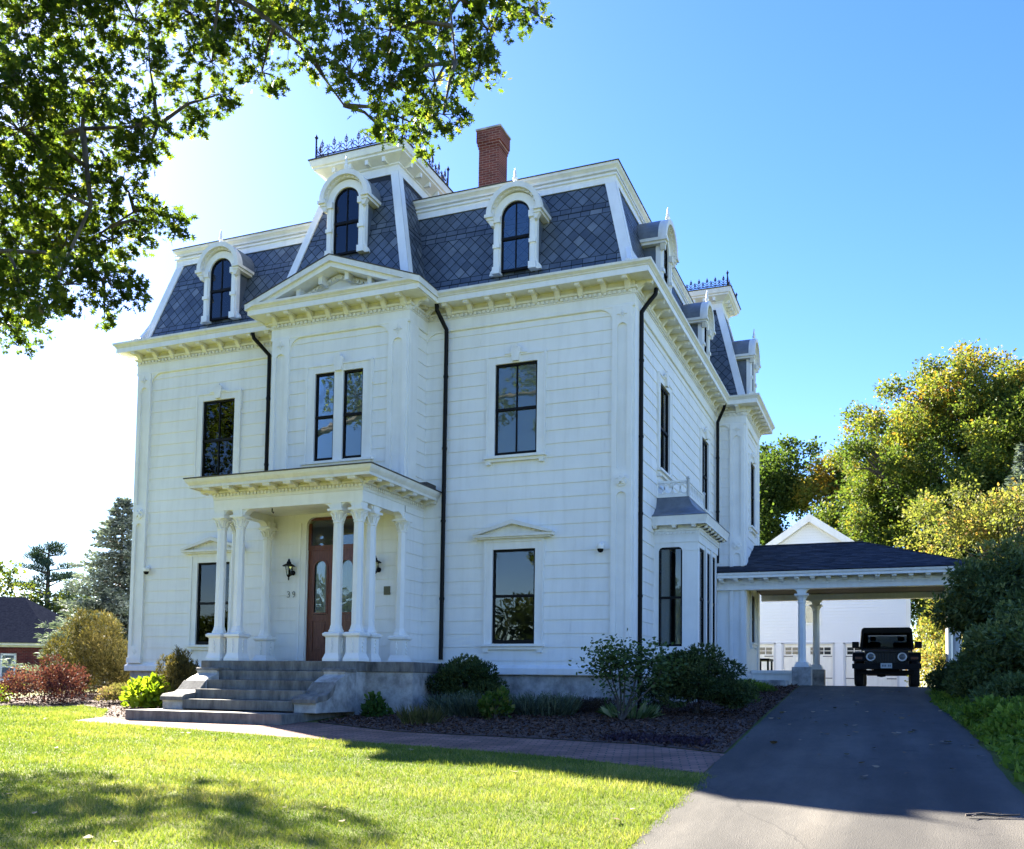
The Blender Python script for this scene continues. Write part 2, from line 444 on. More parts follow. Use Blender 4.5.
m = MB()                                      # inside: floors and rough inner walls
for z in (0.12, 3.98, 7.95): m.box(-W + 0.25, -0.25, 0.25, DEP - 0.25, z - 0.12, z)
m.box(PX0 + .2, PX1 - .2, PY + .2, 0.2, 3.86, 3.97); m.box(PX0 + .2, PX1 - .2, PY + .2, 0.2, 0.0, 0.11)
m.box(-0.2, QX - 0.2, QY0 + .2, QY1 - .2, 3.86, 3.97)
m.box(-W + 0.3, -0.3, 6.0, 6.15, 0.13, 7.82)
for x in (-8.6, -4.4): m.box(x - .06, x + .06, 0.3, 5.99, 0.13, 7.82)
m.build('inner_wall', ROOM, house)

# foundation, water table
m = MB()
m.sweep(FOOT, [(-0.35, -1.6), (-0.015, -1.6), (-0.015, -0.012), (-0.35, -0.012)])
m.build('foundation', GRANITE, house)
m = MB()
m.sweep(FOOT, [(-0.05, -0.01), (0.075, -0.01), (0.085, 0.005), (0.085, 0.125), (0.055, 0.16), (0.035, 0.19), (0.0, 0.195), (-0.05, 0.195)])
m.build('water_table', TRIM, house)

# frieze board with rounded corners over the panels
m = MB()
m.sweep(FOOT, [(-0.03, 7.55), (0.045, 7.55), (0.055, 7.565), (0.055, 7.60), (0.045, 7.615), (0.045, ZD), (-0.03, ZD)])
m.build('frieze', TRIM, house)
m = MB()
m.sweep(FOOT, [(0.0, ZD + 0.001), (0.06, ZD + 0.001), (0.06, ZD + 0.03), (0.052, ZD + 0.03), (0.052, ZD + 0.10), (0.09, ZD + 0.11), (0.10, ZD + 0.15), (0.04, ZD + 0.15), (0.04, ZS), (0.0, ZS)])
def edge_list():
    for i in range(len(FOOT)):
        a, b = Vector(FOOT[i]), Vector(FOOT[(i + 1) % len(FOOT)]); d = (b - a); L = d.length; d.normalize()
        yield a, b, d, Vector((d.y, -d.x)), L
for a, b, d, nrm, L in edge_list():
    n = int(L / 0.105)
    for k in range(n):
        c = a + d * ((k + 0.5) * L / n) + nrm * 0.052
        hx = 0.029; P = [c - d * hx, c + d * hx, c + d * hx + nrm * 0.035, c - d * hx + nrm * 0.035]
        m.prism([(p.x, p.y) for p in P], ZD + 0.031, ZD + 0.094, 'z')
m.build('dentil_band', CREAM, house)
m = MB()                                      # soffit, fascia and built-in gutter
m.sweep(FOOT, [(-0.02, ZS), (0.385, ZS), (0.385, ZS - 0.012), (0.415, ZS - 0.012), (0.415, 8.185), (-0.02, 8.185)])
m.build('fascia', TRIM, house)
m = MB()
m.sweep(FOOT, [(-0.02, 8.186), (0.42, 8.186), (0.435, 8.20), (0.435, 8.215), (0.455, 8.235), (0.482, 8.26), (0.488, 8.30), (0.488, ZT), (0.46, ZT), (0.0, ZT + 0.09), (-0.02, ZT + 0.09)])
m.build('gutter', CREAM, house, smooth=30)

# brackets: a scrolled console under the soffit
def bracket_mesh(w=0.105, L=0.34, h=0.20):
    b = MB()
    prof = [(0, 0), (-L, 0), (-L, -0.055), (-L + .02, -0.075), (-L + .07, -0.07), (-L + .12, -0.05), (-L + .18, -0.065), (-0.10, -0.12), (-0.06, -h + .02), (-0.03, -h), (0, -h)]
    b.prism(prof, -w / 2, w / 2, 'x')
    b.box(-w / 2 - .012, w / 2 + .012, -L - .015, 0, -0.022, 0.0)
    return b
bproto = bracket_mesh().build('bracket', CREAM, house, world=False)
bfirst = [True]
def bracket(p, nrm, z):
    o = bproto if bfirst[0] else bproto.copy()
    if not bfirst[0]: col.objects.link(o); o.parent = house
    bfirst[0] = False
    o.location = Vector((p[0], p[1], z)) - house.location
    o.rotation_euler = (0, 0, math.atan2(nrm[0], -nrm[1]))
for a, b, d, nrm, L in edge_list():
    if nrm.y > 0.5 or (nrm.x < -0.5 and L > 3): continue      # the sides the photograph cannot see
    if L > 2:
        n = max(2, round(L / 0.53)); s = 0.09
        for k in range(n + 1):
            bracket(a + d * (s + (L - 2 * s) * k / n) + nrm * 0.045, nrm, ZS - 0.001)
    else:
        for k in range(2): bracket(a + d * (0.12 + (L - 0.30) * k) + nrm * 0.045, nrm, ZS - 0.001)

# pilasters at the corners
def pilaster(m, p, ud, nd, w=0.42, z0=0.19, z1=7.56):
    def bx(u0, u1, o0, o1, a, b):
        P = [(p[0] + ud[0] * u + nd[0] * o, p[1] + ud[1] * u + nd[1] * o) for u, o in ((u0, o0), (u1, o0), (u1, o1), (u0, o1))]
        m.prism(P, a, b, 'z')
    bx(0, w, -0.02, 0.030, z0, z1)
    e = 0.105
    bx(0, e, 0.030, 0.072, z0, z1); bx(w - e, w, 0.030, 0.072, z0, z1)
    low = z0 < 1
    for a, b in (((z0, 0.62), (3.72, 4.20)) if low else ((z0, 4.20),)) + ((7.22, z1),): bx(e, w - e, 0.030, 0.0715, a, b)
    bx(-0.015, w + 0.015, 0.03, 0.10, z0, z0 + .14)
    c = w / 2                                     # arched tops of the sunk panels
    for zt in ((3.72, 7.22) if low else (7.22,)):
        r = (w - 2 * e) / 2
        for i in range(6):
            t0, t1 = math.pi * i / 6, math.pi * (i + 1) / 6
            q = [(c + r * math.cos(t0), zt - r + r * math.sin(t0)), (c + r * math.cos(t1), zt - r + r * math.sin(t1)), (c + r * math.cos(t1), zt), (c + r * math.cos(t0), zt)]
            vs = []
            for o in (0.030, 0.0715):
                for u, z in q: vs.append((p[0] + ud[0] * u + nd[0] * o, p[1] + ud[1] * u + nd[1] * o, z))
            m.add(vs, [(0, 1, 2, 3), (7, 6, 5, 4), (0, 4, 5, 1), (1, 5, 6, 2), (2, 6, 7, 3), (3, 7, 4, 0)])
    def disc(u, z, r, t):
        vs = []; n = 20
        for o in (0.07, 0.07 + t):
            for k in range(n): vs.append((p[0] + ud[0] * (u + r * math.cos(2 * math.pi * k / n)) + nd[0] * o, p[1] + ud[1] * (u + r * math.cos(2 * math.pi * k / n)) + nd[1] * o, z + r * math.sin(2 * math.pi * k / n)))
        m.add(vs, [tuple(range(n - 1, -1, -1)), tuple(range(n, 2 * n))] + [(k, (k + 1) % n, (k + 1) % n + n, k + n) for k in range(n)])
    if low: disc(c, 3.96, 0.135, 0.03); disc(c, 3.96, 0.045, 0.07)
    for k in range(4 if low else 0):
        t = math.pi / 4 + k * math.pi / 2; disc(c + 0.075 * math.cos(t), 3.96 + 0.075 * math.sin(t), 0.036, 0.06)
    for k in range(4):                            # incised star: slim raised rays
        t = k * math.pi / 4; L = 0.10 if k % 2 == 0 else 0.06
        for s in (-1, 1):
            du, dz = L * math.cos(t), L * math.sin(t); pu, pz = -0.008 * math.sin(t), 0.008 * math.cos(t)
            q = [(c + s * du * .25 - pu, 7.40 + s * dz * .25 - pz), (c + s * du - pu, 7.40 + s * dz - pz), (c + s * du + pu, 7.40 + s * dz + pz), (c + s * du * .25 + pu, 7.40 + s * dz * .25 + pz)]
            vs = [(p[0] + ud[0] * u + nd[0] * o, p[1] + ud[1] * u + nd[1] * o, z) for o in (0.07, 0.092) for u, z in q]
            m.add(vs, [(0, 1, 2, 3), (7, 6, 5, 4), (0, 4, 5, 1), (1, 5, 6, 2), (2, 6, 7, 3), (3, 7, 4, 0)])
    for dx, dz in ((0, -.05), (0, 0), (0, .05), (-.05, 0), (.05, 0)): disc(c + dx, (.47 if low else 4.30) + dz, .018, .016)
def plain_strip(m, p, ud, nd, w=0.30, z0=0.19):
    P = [(p[0] + ud[0] * u + nd[0] * o, p[1] + ud[1] * u + nd[1] * o) for u, o in ((0, -0.02), (w, -0.02), (w, 0.048), (0, 0.048))]
    m.prism(P, z0, 7.56, 'z')
PIL = [((-W, 0), (1, 0), (0, -1), 0.42, 0.19), ((-0.42, 0), (1, 0), (0, -1), 0.42, 0.19), ((PX0, PY), (1, 0), (0, -1), 0.46, 3.95), ((PX1 - 0.46, PY), (1, 0), (0, -1), 0.46, 3.95),
       ((QX - 0.42, QY0), (1, 0), (0, -1), 0.42, 0.19)]
for p, ud, nd, w, z0 in PIL:
    m = MB()
    if z0 < 1: pilaster(m, p, ud, nd, w)
    else: pilaster(m, p, ud, nd, w, 4.03)
    m.build('pilaster', TRIM, house)
for p, ud, nd, w in (((0, 0.0), (0, 1), (1, 0), 0.36), ((PX1, PY + 0.0), (0, 1), (1, 0), 0.36), ((PX0, -0.36 + 0), (0, 1), (-1, 0), 0.36), ((QX, QY0), (0, 1), (1, 0), 0.36), ((QX, QY1 - .36), (0, 1), (1, 0), 0.36), ((-W, 0), (0, 1), (-1, 0), 0.36), ((0, QY0 - 0.30), (0, 1), (1, 0), 0.30)):
    m = MB(); plain_strip(m, p, ud, nd, w, 4.03 if abs(p[1] - PY) < .01 or p[1] == -.36 else .19); m.build('corner_board', TRIM, house)
m = MB()                                       # rounded upper corners of the wall panels
def fillet(p, ud, nd, s, r=0.30, z=7.552):
    n = 7; A = []
    for i in range(n + 1):
        t = math.pi / 2 * i / n; A.append((s * (r - r * math.sin(t)) if True else 0, z - r + r * math.cos(t)))
    A = [(s * r * (1 - math.sin(math.pi / 2 * i / n)), z - r * (1 - math.cos(math.pi / 2 * i / n))) for i in range(n + 1)]
    poly = [(0, z)] + [(a, b) for a, b in reversed(A)]
    # from (0,z-r)... to (r,z)
    poly = [(0, z)] + [(s * r * (1 - math.cos(t)), z - r * (1 - math.sin(t))) for t in [math.pi / 2 * i / n for i in range(n + 1)]]
    vs = [(p[0] + ud[0] * u + nd[0] * o, p[1] + ud[1] * u + nd[1] * o, zz) for o in (-0.02, 0.050) for u, zz in poly]
    k = len(poly)
    m.add(vs, [tuple(range(k)), tuple(range(2 * k - 1, k - 1, -1))] + [(i, (i + 1) % k, (i + 1) % k + k, i + k) for i in range(k)]); m.cut()
for x, s in ((-W + .42, 1), (PX0 - 0.0, -1), (PX1 + 0.0, 1), (-0.42, -1)): fillet((x, 0), (1, 0), (0, -1), s)
for x, s in ((PX0 + .46, 1), (PX1 - 0.46, -1)): fillet((x, PY), (1, 0), (0, -1), s)
for y, s in ((0.36, 1), (QY0 - .3, -1)): fillet((0, y), (0, 1), (1, 0), s)
fillet((0.0, QY0), (1, 0), (0, -1), 1, .2); fillet((QX - .42, QY0), (1, 0), (0, -1), -1, .2)
m.build_pieces('panel_corner', TRIM, house)

# ---------------------------------------------------------- windows (prototypes face -y; origin: middle of the glass foot on the wall plane)
def window(loc, rz, kind, hw=0.485, h=1.99, blind=None, blind_len=1.0, muntin=True, center_bar=False):
    t = MB(); c = 0.155
    for s in (-1, 1):
        t.box(s * hw, s * (hw + c), -0.045, 0.11, -0.02, h)
        t.box(s * (hw + c - .002), s * (hw + c + 0.035), -0.062, -0.005, -0.02, h + c)
        t.box(s * (hw + c + .034), s * (hw + c + 0.055), -0.050, -0.005, h - 0.30, h + c)
    t.box(-hw - c, hw + c, -0.044, 0.11, h, h + c)
    t.box(-hw - c - 0.035, hw + c + 0.035, -0.064, -0.005, h + c - .001, h + c + 0.035)
    w = t.build('window', TRIM, house, world=False, loc=Vector(loc) - house.location, rz=rz)
    t = MB()
    t.box(-hw - c - 0.07, hw + c + 0.07, -0.125, 0.02, -0.075, -0.021); t.box(-hw - c - 0.03, hw + c + 0.03, -0.07, 0.0, -0.14, -0.076)
    for s in (-1, 1): t.box(s * (hw + c - .08), s * (hw + c + .02), -0.09, 0.0, -0.20, -0.139)
    t.build('sill', TRIM, w)
    t = MB(); f = 0.042
    for s in (-1, 1): t.box(s * hw, s * (hw - f), 0.0, 0.07, 0.0, h)
    t.box(-hw, hw, 0.001, 0.07, 0, 0.065); t.box(-hw, hw, 0.001, 0.07, h - 0.05, h); t.box(-hw, hw, -0.006, 0.062, h / 2 - 0.028, h / 2 + 0.028)
    if muntin: t.box(-0.012, 0.012, 0.006, 0.05, 0.05, h - 0.04)
    t.build('sash', BLACK, w)
    t = MB(); t.box(-hw + .02, hw - .02, 0.030, 0.034, 0.03, h - 0.03); t.build('pane', GLASS, w)
    if blind:
        t = MB(); t.box(-hw + .045, hw - .045, 0.050, 0.054, h * (1 - blind_len) + .07, h - .05); t.build('blind', blind, w)
    if kind == 'pediment':
        t = MB(); pw = 0.90; z0 = h + c + 0.10
        t.box(-hw - c - .02, hw + c + .02, -0.07, 0, h + c + .036, z0)
        t.box(-pw, pw, -0.17, 0, z0, z0 + 0.055); t.box(-pw + .06, pw - .06, -0.13, 0, z0 - 0.035, z0 - .001)
        a = 0.34
        for s in (-1, 1):
            t.prism([(s * (pw + .01), z0 + 0.056), (s * pw * .9, z0 + .056), (0, z0 + a - 0.075), (0, z0 + a + 0.02), (s * (pw + .01), z0 + .085)], -0.19, 0, 'y')
        t.prism([(-pw + .1, z0 + .056), (pw - .1, z0 + .056), (0, z0 + a - .06)], -0.09, -0.005, 'y')
        for k in range(-7, 8):
            x = k * 0.10; zz = z0 + .056 + max(0, (a - 0.09) * (1 - abs(x) / pw)) - 0.035
            if abs(x) < pw - .22: t.box(x - .02, x + .02, -0.115, -0.09, zz - .03, zz)
        t.build('pediment', CREAM, w)
    elif kind == 'crest':
        t = MB(); z = h + c + 0.03
        for dx, dz, r in ((0, 0.16, .05), (-0.06, 0.10, .05), (0.06, 0.10, .05)): t.lathe([(r, 0), (r, 0.05), (r * .5, 0.065)], (dx, -0.10, z + dz), 12, 'y')
        t.prism([(-0.07, z - .16), (0.07, z - .16), (0.11, z + .05), (0.05, z + .12), (-0.05, z + .12), (-0.11, z + .05)], -0.105, -0.02, 'y')
        for s in (-1, 1): t.prism([(s * .10, z + .005), (s * .26, z + .005), (s * .10, z + .06)], -0.085, -0.03, 'y')
        t.build('crest', TRIM, w)
    return w
FRONT, SIDE = 0.0, math.pi / 2
window((-2.55, 0, L1), FRONT, 'pediment', muntin=False)
window((-10.43, 0, L1), FRONT, 'pediment', muntin=False)
window((-2.55, 0, L2), FRONT, 'crest', blind=BLINDM, blind_len=1.0)
window((-10.43, 0, L2), FRONT, 'crest', blind=BLINDM, blind_len=0.35)
window((0, 2.76, L2), SIDE, 'crest', blind=BLINDM, blind_len=.6); window((0, 7.72, L2), SIDE, 'crest', blind=BLINDM, blind_len=.6)
window((QX, QY0 + 1.47, L2), SIDE, 'crest'); window((QX, QY0 + 1.55, 1.15), SIDE, 'plain', hw=0.36, h=1.45)
for y in (9.5, 12.0):
    for z in (L1, L2): window((-W, y, z), -SIDE, 'crest')
# the twin window of the pavilion
def twin():
    t = MB(); h = 1.98; c = 0.15
    for a, b in ((-0.81, -0.62), (-0.115, 0.115), (0.62, 0.81)): t.box(a, b, -0.045, 0.11, -0.02, h)
    t.box(-0.81, 0.81, -0.044, 0.11, h, h + c); t.box(-0.87, 0.87, -0.064, -0.005, h + c - .001, h + c + 0.035)
    for s in (-1, 1): t.box(s * .808, s * .85, -0.062, -0.005, -0.02, h + c); t.box(s * .849, s * .88, -0.05, -0.005, h - .35, h + c)
    w = t.build('window', TRIM, house, world=False, loc=Vector((TW, PY, L2)) - house.location)
    t = MB(); t.box(-0.92, 0.92, -0.115, 0.02, -0.075, -0.021); t.box(-0.87, 0.87, -0.07, 0.0, -0.14, -0.076); t.build('sill', TRIM, w)
    for s in (-1, 1):
        t = MB(); x0, x1 = s * 0.115, s * 0.62
        t.box(x0, x0 + s * .04, 0, .07, 0, h); t.box(x1, x1 - s * .04, 0, .07, 0, h)
        t.box(x0, x1, .001, .07, 0, .065); t.box(x0, x1, .001, .07, h - .05, h); t.box(x0, x1, -.006, .062, h / 2 - .028, h / 2 + .028)
        t.build('sash', BLACK, w)
        t = MB(); t.box(x0 + s * .02, x1 - s * .02, .03, .034, .03, h - .03); t.build('pane', GLASS, w)
        t = MB(); t.box(x0 + s * .045, x1 - s * .045, .05, .054, 0.07, h - .05); t.build('blind', BLINDM, w)
    t = MB(); z = h + c + .02
    for dx, dz, r in ((0, .16, .055), (-.07, .09, .055), (.07, .09, .055)): t.lathe([(r, 0), (r, .05), (r * .5, .065)], (dx, -.10, z + dz), 12, 'y')
    t.prism([(-.08, z - .17), (.08, z - .17), (.12, z + .04), (.05, z + .12), (-.05, z + .12), (-.12, z + .04)], -.105, -.02, 'y')
    t.build('crest', TRIM, w)
twin()

# ---------------------------------------------------------- slates
def clip(poly, region):
    out = poly
    n = len(region)
    for i in range(n):
        a, b = region[i], region[(i + 1) % n]
        inp = out; out = []
        if not inp: break
        def side(p): return (b[0] - a[0]) * (p[1] - a[1]) - (b[1] - a[1]) * (p[0] - a[0])
        for k in range(len(inp)):
            p, q = inp[k], inp[(k + 1) % len(inp)]
            sp, sq = side(p), side(q)
            if sp >= 0: out.append(p)
            if (sp > 0 > sq) or (sp < 0 < sq):
                t = sp / (sp - sq); out.append((p[0] + (q[0] - p[0]) * t, p[1] + (q[1] - p[1]) * t))
    return out
def slates(m, A, B, C, D, sw=0.25, sh=0.140):
    """slates on the quad A B (foot) C D (head), seen from outside counter-clockwise"""
    A, B, C, D = map(Vector, (A, B, C, D)); u = (B - A).normalized(); n = u.cross(D - A).normalized(); v = n.cross(u)
    reg = [((p - A).dot(u), (p - A).dot(v)) for p in (A, B, C, D)]
    umin = min(p[0] for p in reg); umax = max(p[0] for p in reg); H = max(p[1] for p in reg)
    def put(poly, vlo, vhi):
        q = clip(poly, reg)
        if len(q) < 3: return
        tone = min(1, max(0, (random.gauss(0.43, 0.17) if random.random() > .05 else random.uniform(.75, 1.0))))
        vs = []
        for a, b in q:
            o = 0.004 + 0.012 * (vhi - b) / max(1e-3, vhi - vlo)
            vs.append(tuple(A + u * a + v * b + n * o))
        m.add(vs, [tuple(range(len(vs)))], tone)
    b = 0.0; g = 0.0075; k = 0; bands = ['r', 'r', 'r', 'd', 'r', 'r', 'd', 'r', 'r', 'd']; i = 0
    while b < H and i < len(bands):
        if bands[i] == 'r':
            x = umin - random.random() * sw - (sw / 2 if k % 2 else 0)
            while x < umax:
                w = sw * random.choice((1, 1, .85, 1.1)); put([(x + g, b + g), (x + w - g, b + g), (x + w - g, b + sh - g), (x + g, b + sh - g)], b, b + sh); x += w
            b += sh; k += 1
        else:
            a = 0.138; c = 0.155; rows = 7 if i == 3 else 3
            top = b + c * rows
            band = [(umin - 1, b + 0.004), (umax + 1, b + 0.004), (umax + 1, top - 0.004), (umin - 1, top - 0.004)]
            for r in range(rows + 1):
                x = math.floor(umin / (2 * a)) * 2 * a - (a if r % 2 else 0)
                while x < umax + a:
                    cy = b + r * c
                    q = [(x, cy - c + 1.4 * g), (x + a - 1.4 * g, cy), (x, cy + c - 1.4 * g), (x - a + 1.4 * g, cy)]
                    q = clip(q, band)
                    if len(q) > 2: put(q, cy - c, cy + c)
                    x += 2 * a
            b = top
        i += 1
SL = 0.262
def inset(z): return 0.03 + SL * (z - 8.45)
def mansard_block(name_parent, rect, zb, zt, faces='FRBL', board=0.20, foot=True):
    """slated frustum with white hip boards; rect (x0,x1,y0,y1) at z 8.45 plane of the wall"""
    x0, x1, y0, y1 = rect; i0, i1 = inset(zb), inset(zt)
    lo = [(x0 + i0, y0 + i0, zb), (x1 - i0, y0 + i0, zb), (x1 - i0, y1 - i0, zb), (x0 + i0, y1 - i0, zb)]
    hi = [(x0 + i1, y0 + i1, zt), (x1 - i1, y0 + i1, zt), (x1 - i1, y1 - i1, zt), (x0 + i1, y1 - i1, zt)]
    s = MB()
    for k, f in enumerate('FRBL'):
        if f in faces: slates(s, lo[k], lo[(k + 1) % 4], hi[(k + 1) % 4], hi[k])
    u = MB(); u.add(lo + hi, [(0, 1, 5, 4), (1, 2, 6, 5), (2, 3, 7, 6), (3, 0, 4, 7), (4, 5, 6, 7)])
    b = MB()
    for k in range(4):                       # hip boards: a slim plank on each side of each corner
        A, B = Vector(lo[k]), Vector(hi[k])
        for j in (k - 1, (k + 1) % 4):
            d = (Vector(lo[j]) - A).normalized(); nn = (B - A).cross(d).normalized()
            c0 = Vector(((x0 + x1) / 2, (y0 + y1) / 2, zb))
            if nn.dot(A - c0) < 0: nn = -nn
            t = 0.035
            vs = [A, A + d * board, B + d * board, B]; vs2 = [p + nn * t - d * t for p in (A, B)]
            q = [A - d * t * .8 + nn * t, A + d * board + nn * t, B + d * board + nn * t, B - d * t * .8 + nn * t]
            b.add([tuple(p) for p in vs + q], [(0, 1, 2, 3), (4, 5, 6, 7), (0, 1, 5, 4), (1, 2, 6, 5), (2, 3, 7, 6), (3, 0, 4, 7)])
        # flared foot: scroll sweeping out over the gutter
        cdir = (Vector((A.x, A.y, 0)) - Vector(((x0 + x1) / 2, (y0 + y1) / 2, 0)))
        sx = 1 if cdir.x > 0 else -1; sy = 1 if cdir.y > 0 else -1
        for ax in ('x', 'y'):
            prof = [(-0.16, 0), (0.34, 0), (0.35, 0.04), (0.30, 0.07), (0.21, 0.085), (0.12, 0.14), (0.04, 0.27), (-0.06, 0.45), (-0.155, 0.62), (-0.28, 0.62)]
            if not foot: continue
            vs = []
            for t in (-0.06, 0.045):
                for p, q in prof:
                    e = -SL * q + t
                    vs.append((A.x + sx * p, A.y + sy * e, zb + q) if ax == 'x' else (A.x + sx * e, A.y + sy * p, zb + q))
            np_ = len(prof); b.add(vs, [tuple(range(np_)), tuple(range(2 * np_ - 1, np_ - 1, -1))] + [(i, (i + 1) % np_, (i + 1) % np_ + np_, i + np_) for i in range(np_)])
        b.cut()
    return s, u, b, hi

s, u, b, hi = mansard_block(house, (-W, 0, 0, DEP), 8.38, 10.72)
roof = u.build('roof', UNDER, house)
s.build('slates', SLATE, roof); b.build_pieces('hip_board', TRIM, roof)
m = MB(); i = inset(10.72)
CURB = [(-W + i, i), (-i, i), (-i, DEP - i), (-W + i, DEP - i)]
m.sweep(CURB, [(-0.15, 10.58), (0.075, 10.575), (0.07, 10.72), (0.105, 10.735), (0.105, 10.77), (0.03, 10.78), (-0.15, 10.78)])
m.build('curb_board', TRIM, roof)
m = MB()
m.sweep(CURB, [(-0.15, 10.781), (0.045, 10.781), (0.05, 10.82), (0.10, 10.83), (0.10, 10.865), (0.075, 10.875), (0.085, 10.895), (0.14, 10.95), (0.145, 10.99), (0.145, 11.005), (-0.15, 11.02)])
m.build('curb_cornice', CREAM, roof, smooth=30)
m = MB(); m.sweep(CURB, [(-0.3, 11.021), (0.165, 11.006), (0.165, 11.022), (-0.3, 11.06)])
m.add([(CURB[0][0] + .29, CURB[0][1] + .29, 11.058), (CURB[1][0] - .29, CURB[1][1] + .29, 11.058), (CURB[2][0] - .29, CURB[2][1] - .29, 11.058), (CURB[3][0] + .29, CURB[3][1] - .29, 11.058)], [(0, 1, 2, 3)])
m.build('upper_roof', ROOFDARK, roof)

# towers
def cresting(m, rect, z, h=0.5, step=0.30):
    x0, x1, y0, y1 = rect; C = [(x0, y0), (x1, y0), (x1, y1), (x0, y1)]
    for k in range(4):
        a, b = Vector((*C[k], z)), Vector((*C[(k + 1) % 4], z)); L = (b - a).length; d = (b - a) / L; n = max(2, round(L / step)); s = L / n
        m.tube([a, a + Vector((0, 0, h * 1.12))], 0.020, 6); m.lathe([(0.03, 0), (0.045, .03), (0.02, .07), (0.0, .12)], tuple(a + Vector((0, 0, h * 1.10))), 8)
        for zz in (0.03, h * 0.24): m.tube([a + Vector((0, 0, zz)), b + Vector((0, 0, zz))], 0.014, 5)
        for q in range(n):
            c = a + d * (s * (q + .5)); U = Vector((0, 0, 1)); f = 0.0105
            def T(pts, r=f): m.tube([c + d * (p[0] * s) + U * (p[1] * h) for p in pts], r, 4)
            T([(0, 0.02), (0, 1.0)]); T([(-.12, .80), (0, .92), (.12, .80)]); T([(-.10, .70), (.10, .70)])
            for sg in (-1, 1):
                T([(0, .24), (sg * .22, .36), (sg * .44, .46), (sg * .36, .60), (sg * .20, .56), (sg * .10, .44), (0, .40)])
                T([(sg * .48, .02), (sg * .30, .16), (sg * .12, .03)]); T([(sg * .5, .24), (sg * .42, .38), (sg * .5, .55), (sg * .40, .70)])
                T([(0, .60), (sg * .13, .68), (sg * .10, .80), (0, .76)])
def tower(rect, zb, zt, step, ch):
    s, u, b, hi = mansard_block(house, rect, zb, zt, board=0.17, foot=False)
    t = u.build('tower', UNDER, house); s.build('slates', SLATE, t); b.build_pieces('hip_board', TRIM, t)
    i = inset(zt); x0, x1, y0, y1 = rect; P = [(x0 + i, y0 + i), (x1 - i, y0 + i), (x1 - i, y1 - i), (x0 + i, y1 - i)]
    m = MB(); m.sweep(P, [(-0.1, zt - 0.14), (0.06, zt - 0.14), (0.06, zt + 0.05), (0.09, zt + .07), (0.09, zt + .10), (0.14, zt + .13), (0.30, zt + .22), (0.30, zt + .26), (0.34, zt + .28), (0.37, zt + .38), (0.37, zt + .42), (-0.1, zt + .44)])
    for k in range(4):
        a, c = Vector(P[k]), Vector(P[(k + 1) % 4]); d = (c - a).normalized(); nn = Vector((d.y, -d.x)); L = (c - a).length
        for q in range(4):
            e = a + d * (L * (q + .5) / 4)
            pp = [e - d * .04, e + d * .04, e + d * .04 + nn * .26, e - d * .04 + nn * .26]
            m.prism([(p.x, p.y) for p in pp], zt + 0.09, zt + 0.22, 'z')
    m.build('tower_cornice', TRIM, t)
    m = MB(); m.sweep(P, [(-0.2, zt + .441), (0.395, zt + .421), (0.395, zt + .445), (-0.2, zt + .50)]); j = -.19
    m.add([(P[0][0] - j, P[0][1] - j, zt + .495), (P[1][0] + j, P[1][1] - j, zt + .495), (P[2][0] + j, P[2][1] + j, zt + .495), (P[3][0] - j, P[3][1] + j, zt + .495)], [(0, 1, 2, 3)])
    m.build('tower_roof', ROOFDARK, t)
    m = MB(); o = 0.26; cresting(m, (P[0][0] - o, P[1][0] + o, P[0][1] - o, P[2][1] + o), zt + .44, ch, step); m.build('iron_cresting', IRON, t)
    return t
tower((PX0, PX1, PY, PY + 3.51), 8.40, 11.58, 0.32, 0.50)
tower((QX - 2.94, QX, QY0, QY1), 8.40, 11.60, 0.26, 0.38)

